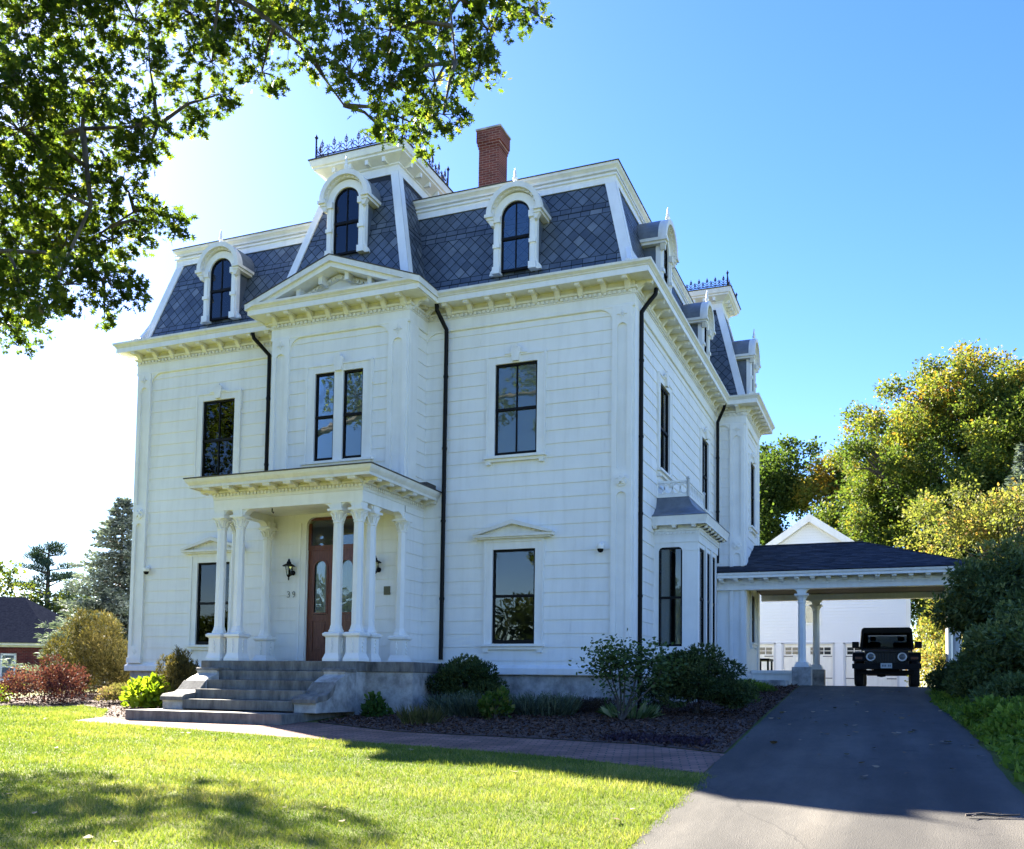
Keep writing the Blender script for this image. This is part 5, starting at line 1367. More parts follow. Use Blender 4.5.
def tuft(name, label, cat, c, rad, h, mat, n, w=.5, group=None, leaf=None, spread=.6, ry=None):
    """plant of upright or arching stalks"""
    z = gz(*c); ry = ry or rad
    root = empty(name, (c[0], c[1], z), label, cat, group)
    a = rng.uniform(0, 2 * math.pi, n); r = np.sqrt(rng.uniform(0, 1, n))
    P = np.column_stack([c[0] + r * rad * np.cos(a), c[1] + r * ry * np.sin(a), np.full(n, z)])
    D = np.column_stack([np.cos(a) * r * spread, np.sin(a) * r * spread, np.ones(n)]) + rng.normal(0, .18, (n, 3))
    S = h * rng.uniform(.55, 1.05, n)
    sh = np.array([(-.02, 0), (.02, 0), (.016 * w * 2, .6), (0, 1), (-.016 * w * 2, .6)])
    leaves('foliage', P, D, S, np.clip(rng.normal(.45, .22, n), 0, 1), mat, root, sh, curl=.35)
    if leaf:
        k = n * 7; i = rng.integers(0, n, k); t = rng.uniform(.25, 1.0, k)[:, None]
        dn = D[i] / np.linalg.norm(D[i], axis=1, keepdims=True)
        P2 = P[i] + dn * S[i][:, None] * t; D2 = rng.normal(0, 1, (k, 3)) + np.array([0, 0, .3])
        leaves('leaf_mass', P2, D2, rng.uniform(.6, 1.2, k) * leaf, np.clip(rng.normal(.5, .22, k), 0, 1), mat, root, LEAF4)
    return root

# left of the steps
shrub('cypress_shrub', 'large golden feathery cypress bush beside the left corner of the house', 'shrub', (-15.6, 1.4), (1.5, 1.4, 2.6), GOLD, 9000, .10, NEEDLE, 40, upr=.9, lobe_r=.26, fan=4, z0=-.7)
shrub('barberry_shrub', 'dark red leafy bush at the left edge of the lawn', 'shrub', (-13.85, -1.75), (1.15, .9, 1.20), RED, 6500, .055, LEAF4, 22, upr=.9, lobe_r=.34)
shrub('leafy_plant', 'bright green plant cut off by the left edge of the photo beside the red bush', 'plant', (-15.25, -2.1), (.45, .45, .75), LIME, 900, .08, LEAF6, 8)
shrub('faded_perennial', 'low clump of faded pinkish flower heads between the red bush and the lime bush', 'plant', (-11.55, -1.35), (1.15, .6, .60), PINKM, 4200, .05, LEAF4, 26, upr=.9, lobe_r=.25, stem=False)
shrub('hydrangea_bush', 'bright lime green leafy bush left of the stone steps', 'shrub', (-10.1, -2.35), (.60, .5, .78), LIME, 1300, .13, LEAF6, 14, upr=.5, lobe_r=.42)
shrub('dwarf_conifer', 'small golden brown conifer between the lime bush and the porch columns', 'shrub', (-9.55, -2.05), (.55, .42, 1.45), GOLD, 5200, .08, NEEDLE, 24, fan=4, tonec=.60, lobe_r=.30)
# right bed
shrub('yew_bush', 'dark green yew bush right of the porch, against the foundation', 'shrub', (-3.12, -1.2), (.90, .75, 1.30), YEW, 9000, .06, FROND, 34, fan=3, lobe_r=.30, up=.9, pad=.5)
shrub('yew_bush', 'large dark spreading yew in front of the bay window', 'shrub', (1.42, -.55), (1.10, .95, 1.52), YEW, 11000, .065, FROND, 44, fan=3, lobe_r=.32, droop=.2, up=.7, pad=.36)
shrub('leafy_plant', 'small bright green leafy plant at the right foot of the stone steps', 'plant', (-4.22, -2.75), (.32, .3, .46), GREENL, 420, .095, LEAF6, 8, tonec=.6)
tuft('ornamental_grass', 'small straw-tipped grass tuft at the front of the bed below the yew', 'plant', (-2.72, -3.75), .34, .38, STRAW, 260, w=.3)
tuft('lavender_clump', 'grey green lavender clump left of the yellow tipped plant', 'plant', (-2.55, -2.1), .75, .48, SAGE, 700, w=.4, leaf=.03, ry=.45)
tuft('lavender_clump', 'grey green lavender clump right of the yellow tipped plant', 'plant', (-1.25, -1.55), .60, .46, SAGE, 520, w=.4, leaf=.03, ry=.45)
shrub('leafy_plant', 'yellow tipped leafy plant between two grey lavender clumps', 'plant', (-1.82, -2.65), (.30, .28, .62), ramp_mat('yellow_green_leaves', (.03, .07, .012), (.08, .13, .02), (.25, .22, .07), .4), 420, .09, LEAF6, 8)
shrub('heath_mat', 'low brown heath spreading along the grey foundation', 'shrub', (-.75, -.75), (1.15, .5, .36), HEATH, 4200, .06, NEEDLE, 16, upr=1.2)
r_ = empty('peony_shrub', (.40, -2.2, gz(.4, -2.2)), 'thin open shrub with bare stems in front of the house corner', 'shrub')
m = MB(); tips = []
for k, (ex, ey, h, kx) in enumerate(((.25, .1, 1.25, .35), (.55, .2, 1.30, .45), (-.3, .0, 1.28, -.1), (-.12, .1, 1.38, .0), (.05, -.1, 1.1, .15), (-.42, .1, 1.12, -.15), (.75, .1, 1.05, .55))):
    b_ = (.40, -2.2, gz(.4, -2.2) - .03); p = [b_, (b_[0] + kx * .5, b_[1] + ey * .3, b_[2] + h * .35), (b_[0] + (kx + ex) * .5, b_[1] + ey * .7, b_[2] + h * .72), (b_[0] + ex, b_[1] + ey, b_[2] + h)]
    m.tube(p, [.022, .016, .011, .005], 6); tips.append(p)
m.build('stem', BARK, r_)
Ps, Ds = [], []
for p in tips:
    for q in range(300):
        t = random.uniform(.66, 1.08) if random.random() < .9 else random.uniform(.35, .66); i = min(2, int(t * 3)); f = t * 3 - i
        a = Vector(p[i]).lerp(Vector(p[i + 1]), f); Ps.append(tuple(a + Vector((random.gauss(0, .17), random.gauss(0, .16), random.gauss(0, .08))))); Ds.append((random.gauss(0, 1), random.gauss(0, 1), random.gauss(-.1, .5)))
N = len(Ps); leaves('foliage', np.array(Ps), np.array(Ds), rng.uniform(.05, .10, N), np.clip(rng.normal(.5, .22, N), 0, 1), ramp_mat('peony_leaves', (.03, .06, .02), (.075, .12, .045), (.15, .20, .09), .4), r_, LEAF6, up=.6)
tuft('hosta', 'pale variegated hosta at the foot of the thin open shrub', 'plant', (.48, -1.7), .38, .36, HOSTA, 190, w=3.2, spread=1.2)
shrub('spreading_juniper', 'low yellow green spreading plant on the rocks near the carport', 'shrub', (1.55, 5.6), (.75, .95, .36), COVER, 1900, .07, NEEDLE, 12, fan=2, tonec=.3)
shrub('spreading_juniper', 'low yellow green plant just behind the large yew', 'shrub', (1.75, 2.3), (.50, .9, .30), COVER, 1300, .07, NEEDLE, 10, fan=2, tonec=.3)
P = sample([(.9, -5.15), (2.5, -5.5), (2.45, -4.7), (1.0, -4.4)], 700); N = len(P)
o = leaves('purple_ground_cover', np.column_stack([P, gzv(P) + .015]), np.column_stack([rng.normal(0, .8, (N, 2)), np.ones(N)]), rng.uniform(.04, .09, N), rng.uniform(0, 1, N), PURP, None, LEAF4); tag(o, kind='stuff')
STONE = noisy('garden_stone', (.10, .105, .10), (.26, .26, .25), 5, .85, .5, 30)
def rock(c, s, label):
    m = MB(); pr = []
    import bmesh
    bm = bmesh.new(); bmesh.ops.create_icosphere(bm, subdivisions=3, radius=1.0)
    sd_ = Vector((random.random() * 9, random.random() * 9, random.random() * 9))
    from mathutils import noise
    for v in bm.verts:
        f = 1 + .25 * noise.noise(v.co * 1.3 + sd_) + .08 * noise.noise(v.co * 4 + sd_); v.co = Vector((v.co.x * s[0], v.co.y * s[1], v.co.z * s[2])) * f
    me = bpy.data.meshes.new('garden_rock'); bm.to_mesh(me); bm.free(); me.materials.append(STONE); me.polygons.foreach_set('use_smooth', [True] * len(me.polygons))
    o = bpy.data.objects.new('garden_rock', me); col.objects.link(o); o.location = (c[0], c[1], gz(*c) + s[2] * .35); tag(o, label, 'rock', 'garden rocks in the bed')
rock((1.55, 3.1), (.42, .36, .20), 'grey boulder in the bed behind the large yew')

# right side of the drive
shrub('weeping_hemlock', 'tall dark drooping evergreen at the right of the carport', 'shrub', (7.45, 6.0), (1.75, 1.7, 4.0), HEM, 17000, .12, FROND, 64, fan=3, droop=.45, up=.6, pad=.32, lobe_r=.32, z0=-.3, base=.30)
shrub('weeping_hemlock', 'broad dark evergreen bush at the right edge of the driveway', 'shrub', (7.45, 2.6), (1.65, 1.9, 2.6), HEM, 14000, .12, FROND, 52, fan=3, droop=.45, up=.6, pad=.34, lobe_r=.34, z0=-.7)
shrub('weeping_hemlock', 'green layered evergreen filling the gap between the two dark ones right of the driveway', 'shrub', (8.6, 4.0), (1.7, 1.6, 4.0), HEM, 11000, .13, FROND, 50, fan=3, droop=.45, up=.6, pad=.32, lobe_r=.34, z0=-.5)
shrub('weeping_hemlock', 'low broad evergreen spilling over the ground cover at the right edge of the photo', 'shrub', (8.0, -1.6), (1.35, 1.4, 1.35), HEM, 8000, .11, FROND, 34, fan=3, droop=.45, up=.6, pad=.38, lobe_r=.34, z0=-.8)
shrub('yew_bush', 'dark low evergreen halfway along the right edge of the driveway', 'shrub', (6.75, 3.6), (.95, 1.3, .95), HEM, 6000, .09, FROND, 26, fan=3, up=.8, pad=.45, z0=-.5)
shrub('yew_bush', 'dark low evergreen above the bright ferny ground cover near the right edge of the photo', 'shrub', (7.15, .7), (1.0, 1.3, 1.0), HEM, 6000, .09, FROND, 26, fan=3, up=.8, pad=.45, z0=-.7)
for fx, fy, lab in ((6.5, -1.6, 'bright leafy clump along the right asphalt edge, farthest of three'), (6.75, -3.4, 'bright leafy clump along the right asphalt edge, middle of three'), (7.1, -5.2, 'bright leafy clump along the right asphalt edge, nearest of three')):
    shrub('fern_clump', lab, 'plant', (fx, fy), (.75, .9, .62), COVER, 3000, .085, LEAF4, 20, up=.9, pad=.5, stem=False, group='leafy clumps along the driveway')
shrub('yew_bush', 'low dark bush below the drooping evergreen beside the top of the driveway', 'shrub', (6.55, 6.2), (.95, 1.5, 1.05), YEW, 7000, .07, FROND, 26, fan=3, z0=-.35, up=.8, pad=.5)
POLY = [(5.95, -2.5), (6.1, -8.5), (8.8, -8.5), (8.6, 5), (5.75, 7.0), (5.62, 3.0)]
P = sample(POLY, 520); N = len(P); hgt = .05 + .42 * np.clip((P[:, 0] - 5.7 - .03 * (3 - P[:, 1])) / 1.2, 0, 1) * (.7 + .3 * np.sin(P[:, 0] * 5 + 2 * np.sin(P[:, 1] * 4)))
Pz = gzv(P) + hgt * np.sqrt(rng.uniform(0, 1, N))
o = leaves('ground_cover', np.column_stack([P, Pz]), np.column_stack([rng.normal(0, .8, (N, 2)), rng.normal(.5, .5, N)]), rng.uniform(.05, .12, N), np.clip(rng.normal(.45, .25, N), 0, 1), COVER, None, LEAF4, up=.7); tag(o, kind='stuff')
# a few fallen leaves and the stick
P = np.vstack([sample([(2.9, -8), (6, -8), (5.6, 7), (2.6, 7)], 1.6), sample(LAWN, .45)]); N = len(P)
o = leaves('fallen_leaves', np.column_stack([P, gzv(P) + .04]), np.column_stack([rng.normal(0, 1, (N, 2)), np.zeros(N)]), rng.uniform(.06, .12, N), rng.uniform(0, 1, N), toned('dry_leaf', [(0, (.10, .06, .03)), (1, (.34, .26, .16))], .8, .2), None, LEAF6, up=.2); tag(o, kind='stuff')
m = MB(); zz = gz(5.6, -9.45) + .03
m.tube([(5.42, -9.52, zz), (5.55, -9.47, zz + .012), (5.68, -9.45, zz + .005), (5.84, -9.40, zz + .015)], [.012, .014, .012, .006], 6); m.tube([(5.6, -9.46, zz + .01), (5.70, -9.36, zz + .02)], [.008, .004], 5); m.tube([(5.5, -9.5, zz + .008), (5.46, -9.58, zz + .0)], [.008, .004], 5)
tag(m.build('fallen_stick', BARK), 'short fallen stick lying on the near end of the asphalt driveway', 'stick')

# ============================================================ TREES
random.seed(11); rng = np.random.default_rng(11)
def limb_set(root, base, z0, trunk_h, lobes, r0, nmax=14, lean=(0, 0)):
    m = MB(); x, y = base
    tp = [(x, y, z0 - .3), (x + lean[0] * .3, y + lean[1] * .3, z0 + trunk_h * .4), (x + lean[0], y + lean[1], z0 + trunk_h)]
    m.tube(tp, [r0 * 1.35, r0, r0 * .75], 12); m.build('trunk', BARK, root, smooth=60)
    m = MB(); top = Vector(tp[-1])
    for q in lobes[:nmax]:
        e = Vector(q[:3]); a = top + Vector((0, 0, random.uniform(-.25, .1) * trunk_h)); mid = a.lerp(e, .5) + Vector((0, 0, (e - a).length * .12)) + Vector((random.gauss(0, .3), random.gauss(0, .3), 0))
        pts = [a, a.lerp(mid, .5) + Vector((0, 0, .1)), mid, mid.lerp(e, .6), e]; m.tube(pts, [r0 * .45, r0 * .36, r0 * .26, r0 * .14, r0 * .05], 7)
        for k in range(3):
            t = pts[2 + k % 2]; f = e + Vector((random.gauss(0, q[3] * .7), random.gauss(0, q[3] * .7), random.gauss(0, q[3] * .6))); m.tube([t, t.lerp(f, .5) + Vector((0, 0, .15)), f], [r0 * .16, r0 * .10, r0 * .03], 5)
    m.build('branch', BARK, root, smooth=60)
def crown(root, lobes, n, leaf, mat, shape=LEAF4, shell=.35, squash=.75, tonec=.45, tsp=.2):
    """leaves in small sprays through every lobe's volume, with thin places between the lobes"""
    vol = np.array([l[3] ** 2 for l in lobes]); cnt = (vol / vol.sum() * n / 9).astype(int) + 1
    Ps, Ds, Ts = [], [], []
    for (x, y, z, r, tb), k in zip(lobes, cnt):
        q = ball(k, (1, 1, squash), shell); c = np.array([x, y, z]) + q * r
        P = np.repeat(c, 9, 0) + rng.normal(0, leaf * 1.1, (k * 9, 3)); D = np.repeat(q, 9, 0) + rng.normal(0, .7, (k * 9, 3))
        T = np.repeat(np.clip(tonec + tb + rng.normal(0, tsp, k), 0, 1), 9) + rng.normal(0, .07, k * 9)
        Ps.append(P); Ds.append(D); Ts.append(np.clip(T, 0, 1))
    P = np.vstack(Ps); leaves('crown', P, np.vstack(Ds), rng.uniform(.5, 1.5, len(P)) * leaf, np.concatenate(Ts), mat, root, shape)
def env_lobes(c, rad, n, rmin, rmax, zmin, tfun=None, fill=.55):
    L = []
    for k in range(n):
        q = ball(1, (1, 1, 1), fill)[0]; p = np.array(c) + q * np.array(rad)
        if p[2] < zmin: p[2] = zmin + random.random() * 1.5
        L.append((p[0], p[1], p[2], random.uniform(rmin, rmax), (tfun(p, q) if tfun else 0) + random.gauss(0, .10)))
    return L
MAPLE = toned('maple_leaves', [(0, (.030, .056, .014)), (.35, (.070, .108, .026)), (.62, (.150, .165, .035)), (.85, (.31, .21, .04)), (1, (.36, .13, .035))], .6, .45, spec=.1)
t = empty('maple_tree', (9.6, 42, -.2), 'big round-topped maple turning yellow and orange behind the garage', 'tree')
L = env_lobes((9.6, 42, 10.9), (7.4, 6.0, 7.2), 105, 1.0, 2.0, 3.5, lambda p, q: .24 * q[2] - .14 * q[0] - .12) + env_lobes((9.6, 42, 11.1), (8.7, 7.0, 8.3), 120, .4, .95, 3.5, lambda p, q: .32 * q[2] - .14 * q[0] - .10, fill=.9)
L.sort(key=lambda l: -abs(l[0] - 9)); random.shuffle(L)
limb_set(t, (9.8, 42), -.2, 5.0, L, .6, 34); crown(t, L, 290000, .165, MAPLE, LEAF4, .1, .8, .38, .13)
t = empty('oak_tree_distant', (-2.0, 54, -.2), 'green tree with an orange patch behind the garage gable', 'tree'); t.name = 'broadleaf_tree'
L = env_lobes((-1.6, 54, 11.6), (5.4, 4.9, 6.6), 50, .4, 1.0, 3.0, lambda p, q: -.12, fill=.9) + env_lobes((-1.6, 54, 11.4), (4.8, 4.3, 5.6), 40, .9, 1.8, 3.0, lambda p, q: -.14 + (.62 if (abs(p[0] + .4) < 1.9 and p[2] > 12.8 and p[2] < 16.8 and q[1] < .3) else 0))
limb_set(t, (-1.6, 54), -.2, 6, L, .38, 18); crown(t, L, 80000, .22, MAPLE, LEAF4, .3, .8, .28, .08)
GOLDT = toned('golden_tree_leaves', [(0, (.060, .080, .020)), (.4, (.135, .152, .042)), (.75, (.21, .20, .07)), (1, (.34, .20, .07))], .6, .45, spec=.1)
t = empty('birch_tree', (8.6, 21, -.2), 'airy yellow green tree just behind the right end of the carport roof', 'tree')
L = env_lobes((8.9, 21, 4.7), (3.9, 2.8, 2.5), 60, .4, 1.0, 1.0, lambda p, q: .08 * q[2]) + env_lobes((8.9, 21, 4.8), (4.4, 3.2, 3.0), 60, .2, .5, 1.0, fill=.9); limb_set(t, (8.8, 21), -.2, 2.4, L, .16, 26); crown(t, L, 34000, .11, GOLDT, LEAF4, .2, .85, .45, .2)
shrub('golden_shrub', 'sunlit yellow green bush seen under the carport right of the parked car', 'shrub', (6.7, 17.5), (1.2, 1.2, 2.0), GOLDT, 5000, .10, LEAF4, 22, z0=-.2, tonec=.5)
shrub('golden_shrub', 'tall sunlit yellow bush behind the garage corner under the carport', 'shrub', (6.75, 20.5), (1.5, 1.5, 4.4), GOLDT, 9000, .12, LEAF4, 34, z0=-.2, tonec=.45)

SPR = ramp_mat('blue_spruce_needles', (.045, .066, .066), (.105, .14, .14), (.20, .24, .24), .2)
PINE = ramp_mat('pine_needles', (.012, .030, .022), (.035, .065, .045), (.09, .13, .08), .12)
def spruce(name, label, c, z0, h, rad, mat, whorl=.30, n=60, leaf=.16, top=.0, gaps=0.0):
    t = empty(name, (c[0], c[1], z0), label, 'tree'); m = MB(); m.tube([(c[0], c[1], z0 - .2), (c[0], c[1], z0 + h * .97)], [h * .028, .012], 8); m.build('trunk', BARK, t)
    Ps, Ds, Ts = [], [], []; b = MB(); z = h * .03
    while z < h * .985:
        f = 1 - z / h; r = rad * (f ** .85) * random.uniform(.8, 1.12); k = max(4, int(9 * f + 4))
        for j in range(k):
            if random.random() < gaps: continue
            a = 2 * math.pi * (j + random.random() * .8) / k; L = r * random.uniform(.75, 1.15) + .08; dz = random.uniform(-.18, .10) * L
            e = np.array([c[0] + L * math.cos(a), c[1] + L * math.sin(a), z0 + z + dz + .10 * L]); s = np.array([c[0], c[1], z0 + z + .12 * L])
            b.tube([tuple(s), tuple((s + e) / 2 - np.array([0, 0, .05 * L])), tuple(e)], [.015 + .008 * L, .012, .004], 4, cap=False)
            q = int(n * (.25 + L / rad)); u = rng.uniform(.12, 1.02, q)[:, None]; side = np.array([-math.sin(a), math.cos(a), 0])
            lat = rng.normal(0, .17, q)[:, None] * (1.15 - u) * L; P = s + (e - s) * u - np.array([0, 0, .10]) * L * np.sin(np.pi * u) * .5 + side * lat + np.array([0, 0, 1]) * rng.normal(0, .035, q)[:, None] * L ** .5
            D = (e - s) / L + side * np.sign(lat) * .6 + rng.normal(0, .45, (q, 3)) + np.array([0, 0, .15])
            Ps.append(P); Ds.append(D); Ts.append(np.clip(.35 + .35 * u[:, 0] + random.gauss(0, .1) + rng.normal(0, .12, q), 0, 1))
        z += whorl * random.uniform(.8, 1.2) * (.55 + .6 * f)
    b.build('branch', BARK, t); P = np.vstack(Ps); leaves('crown', P, np.vstack(Ds), rng.uniform(.7, 1.3, len(P)) * leaf, np.concatenate(Ts), mat, t, np.array([(-.10, 0), (.10, 0), (.09, .7), (0, 1), (-.09, .7)]))
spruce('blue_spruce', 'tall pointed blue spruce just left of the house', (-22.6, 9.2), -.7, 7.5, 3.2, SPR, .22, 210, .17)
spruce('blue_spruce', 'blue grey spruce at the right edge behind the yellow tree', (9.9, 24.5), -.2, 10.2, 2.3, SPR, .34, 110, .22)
t = empty('pine_tree', (-57.7, 36.7, -2.5), 'dark layered white pine left of the blue spruce', 'tree')
m = MB(); m.tube([(-57.7, 36.7, -3), (-57.6, 36.7, 4), (-57.7, 36.7, 10.3)], [.35, .25, .05], 8); m.build('trunk', BARK, t)
Ps, Ds, Ts = [], [], []; b = MB()
for k in range(58):
    z = -1 + 11.2 * (k / 58); f = 1 - (z + 1) / 11.9; a = random.random() * 6.28; L = (4.3 * f ** .7 + .35) * random.uniform(.55, 1.1); s = np.array([-57.7, 36.7, z]); e = s + np.array([L * math.cos(a), L * math.sin(a), .22 * L])
    b.tube([tuple(s), tuple(e)], [.08, .02], 5)
    for w in range(7):
        u = random.uniform(.45, 1.05); cc = s + (e - s) * u + np.array([random.gauss(0, .25), random.gauss(0, .25), .12]); q = ball(48, (.62, .62, .24)); Ps.append(cc + q); Ds.append(q + np.array([0, 0, .5])); Ts.append(np.clip(.45 + rng.normal(0, .2, 48), 0, 1))
b.build('branch', BARK, t); P = np.vstack(Ps); leaves('crown', P, np.vstack(Ds), rng.uniform(.22, .42, len(P)), np.concatenate(Ts), PINE, t, np.array([(-.07, 0), (.07, 0), (0, 1)]))
FAR = toned('far_leaves', [(0, (.030, .052, .012)), (.5, (.085, .115, .025)), (1, (.20, .19, .05))], .6, .35)
for (x, y), rad, top, lab, n in (((-57.5, 30), (5.2, 5, 4.6), 8.0, 'round yellow green tree behind the dark roof at the left edge', 15000), ((-52, 34), (3.2, 3, 3.6), 5.4, 'lower green tree between the dark roof and the pine', 8000), ((-40, 27), (2.6, 2.6, 2.8), 3.4, 'dark green tree behind the right end of the brick house', 7000), ((-68, 20), (6, 6, 5), 8.6, 'tree just outside the left edge of the photo', 9000)):
    t = empty('broadleaf_tree', (x, y, -2.5), lab, 'tree'); zc = top - rad[2]; L = env_lobes((x, y, zc), rad, 30, .8, 1.6, -1.0); limb_set(t, (x, y), -2.5, 3.0, L, .28, 10); crown(t, L, n, .26, FAR, LEAF4, .3, .85, .4, .2)

# the great oak whose boughs hang into the picture
t = empty('oak_tree', (-13.2, -8.2, gz(-13.2, -8.2)), 'large leafy oak whose boughs hang over the lawn at the upper left', 'tree')
OAKC = [(-5.39,-9.97,8.25,0.55),(-4.97,-9.48,8.4,0.5),(-4.4,-9.12,8.57,0.44),(-3.97,-8.57,8.91,0.46),(-3.02,-8.7,8.49,0.48),(-2.68,-8.08,8.75,0.45),(-0.19,-10.63,6.44,0.33),(-0.26,-9.52,7.08,0.4),(-0.27,-8.28,7.85,0.45),(0.57,-8.71,7.41,0.35),(0.8,-7.97,8.1,0.26),(-4.36,-10.82,6.67,0.55),(-4.38,-9.9,7.24,0.47),(-3.22,-10.02,7.02,0.34),(-3.04,-9.18,7.61,0.38),(-2.5,-8.87,7.54,0.29),(-0.08,-10.59,5.87,0.25),(0.04,-10.01,6.07,0.32),(0.41,-9.7,6.21,0.34),(0.19,-8.14,7.36,0.31),(-1.52,-9.23,7.23,0.23),(-4.47,-10.71,6.16,0.55),(-5.1,-9.3,7.03,0.53),(-3.16,-10.23,6.21,0.4),(-3.43,-9.11,7.14,0.32),(-2.28,-9.93,6.55,0.2),(0.16,-10.49,5.4,0.17),(-0.54,-8.51,6.66,0.26),(0.56,-9.79,5.76,0.22),(0.38,-9.83,5.48,0.12),(-0.97,-8.39,6.7,0.12),(-2.89,-8.24,7.76,0.15),(-4.75,-10.45,5.69,0.57),(-5.5,-8.98,6.51,0.59),(-4.1,-9.52,6.04,0.34),(-3.91,-9.06,5.84,0.25),(-3.18,-10.04,5.84,0.13),(-6.22,-9.29,5.79,0.59),(-5.08,-9.48,5.44,0.52),(-5.04,-8.74,5.84,0.45),(-4.4,-8.68,5.97,0.28),(-2.98,-9.67,5.24,0.1),(-4.92,-10.24,4.51,0.44),(-3.98,-10.38,4.38,0.37),(-3.49,-10.23,4.36,0.31),(-3.04,-10.25,4.16,0.15),(-3.86,-9.95,4.2,0.15),(-5.59,-9.85,4.31,0.27),(-3.97,-10.79,3.95,0.17),(-5.08,-9.75,9.13,0.74),(-3.15,-9.84,8.56,0.69),(-1.88,-9.39,8.46,0.69),(-0.69,-8.83,8.48,0.63),(0.76,-9.11,7.79,0.43),(-5.58,-10.81,7.22,0.8),(-5.97,-10.46,6.24,0.83),(-6.5,-10.02,5.38,0.75),(-5.61,-11.46,6.22,0.86),(-7.86,-10.08,9.11,1.05),(-5.64,-11.49,5.04,0.75),(-5.95,-9.97,10.18,1.13),(-4.16,-9.01,10.54,1.15),(-0.34,-10.8,7.69,0.76),(-8.06,-10.37,4.52,0.88),(-5.95,-10.63,4.14,0.46)]
OAKC += [(-15, -4, 7.6, 1.0), (-13, -3.9, 7.6, .9), (-11.9, -4.3, 7.9, .8), (-13.6, -5.6, 7.2, 1.0), (-10.9, -5.0, 8.6, .75), (-16.5, -4.6, 7.4, 1.0), (-12.3, -5.6, 6.6, .7), (-15.2, -5.4, 6.4, .8), (-14.6, -6.2, 8.5, 1.0), (-16, -6.5, 8.2, 1.1), (-15.5, -9.5, 8.8, 1.2), (-12, -10.5, 9.5, 1.2), (-10, -9, 9.8, 1.0), (-13.5, -8.5, 11.2, 1.4), (-10.5, -12, 7.5, 1.0), (-16.5, -11, 7, 1.2)]
m = MB(); m.tube([(-13.2, -8.2, -1.6), (-13.2, -8.2, -.6), (-13.1, -8.3, 2), (-12.9, -8.4, 5.2), (-12.6, -8.5, 8.0), (-12.8, -8.4, 10.5)], [.62, .46, .40, .36, .24, .08], 14); m.build('trunk', BARK, t, smooth=60)
m = MB()
BOUGH = [[(-12.9, -8.4, 4.9), (-10.5, -9.2, 5.0), (-8, -10.0, 5.1), (-5.6, -10.4, 5.05), (-4.6, -10.2, 4.95), (-3.9, -9.95, 4.6)], [(-12.8, -8.5, 6.4), (-10, -9.0, 6.9), (-7, -9.6, 7.0), (-4.5, -9.8, 6.7), (-3.2, -9.9, 6.4)],
         [(-12.6, -8.5, 7.6), (-9.5, -9.0, 8.8), (-6, -9.2, 9.1), (-3.4, -9.2, 8.8), (-2.3, -9.4, 8.0), (-1.7, -9.2, 7.5), (-1.2, -8.97, 6.75)], [(-6, -9.2, 9.1), (-3, -9.0, 9.3), (-1, -9.0, 8.6), (.3, -9.2, 7.6), (.5, -9.4, 6.6)], [(-3, -9.0, 9.3), (-1.2, -8.4, 8.9), (.2, -8.3, 8.4), (.9, -8.0, 8.0)],
         [(-12.8, -8.4, 8.5), (-14, -7, 8.9), (-15.2, -5.4, 8.2)], [(-12.8, -8.5, 6.8), (-12.8, -6.4, 7.3), (-12.6, -4.6, 7.5)], [(-12.7, -8.5, 7.5), (-11.5, -10, 9), (-10, -11, 9.2)], [(-4.5, -9.8, 6.7), (-4.2, -9.9, 5.6), (-4.6, -10.2, 4.2)], [(-7, -9.6, 7.0), (-5.8, -9.3, 6.2), (-5.0, -9.2, 5.6), (-4.1, -9.3, 5.8)]]
segs = []
for bgh in BOUGH:
    n_ = len(bgh); r0 = .085 if bgh[0][0] < -12 else .04
    m.tube(bgh, [max(.012, r0 * (1 - i / (n_ - .6))) for i in range(n_)], 8)
    for a_, b_ in zip(bgh[:-1], bgh[1:]):
        for f in (0, .5): segs.append(Vector(a_).lerp(Vector(b_), f))
    segs.append(Vector(bgh[-1]))
Ps, Ds, Ts = [], [], []
for x, y, z, r in OAKC:
    c = Vector((x, y, z)); near = min(segs, key=lambda s: (s - c).length + (0.6 if s.z < c.z - .3 else 0)); 
    if (near - c).length < 1.0: m.tube([near, near.lerp(c, .5) + Vector((0, 0, .08)), c], [.028, .018, .009], 5)
    k = max(7, int((56 if r > .38 else 46) * (r / .4) ** 2)) if r < .65 else int(66 * (r / .6) ** 2)
    for j in range(k):                                # twigs, each with a rosette of lobed leaves
        q = ball(1, (1, 1, .85), .15)[0] * r; e = np.array([x, y, z]) + q
        if j % 3 == 0: m.tube([tuple(c), tuple((np.array(c) + e) / 2 + np.array([0, 0, .03])), tuple(e)], [.007, .005, .003], 4, cap=False)
        n_ = random.randint(7, 12); dq = q / max(1e-3, np.linalg.norm(q)) + rng.normal(0, .4, 3)
        P = e + rng.normal(0, .035, (n_, 3)); D = dq + rng.normal(0, .75, (n_, 3)) + np.array([0, 0, -.25]); Ps.append(P); Ds.append(D); Ts.append(np.clip(.42 + random.gauss(0, .16) + rng.normal(0, .12, n_), 0, 1))
m.build('branch', BARK, t, smooth=60)
P = np.vstack(Ps); OAKM = toned('oak_leaves', [(0, (.014, .030, .006)), (.5, (.060, .095, .014)), (.85, (.14, .165, .024)), (1, (.24, .24, .045))], .5, .68, spec=.25)
leaves('crown', P, np.vstack(Ds), rng.uniform(.07, .125, len(P)), np.concatenate(Ts), OAKM, t, OAK, up=.8, curl=.2)

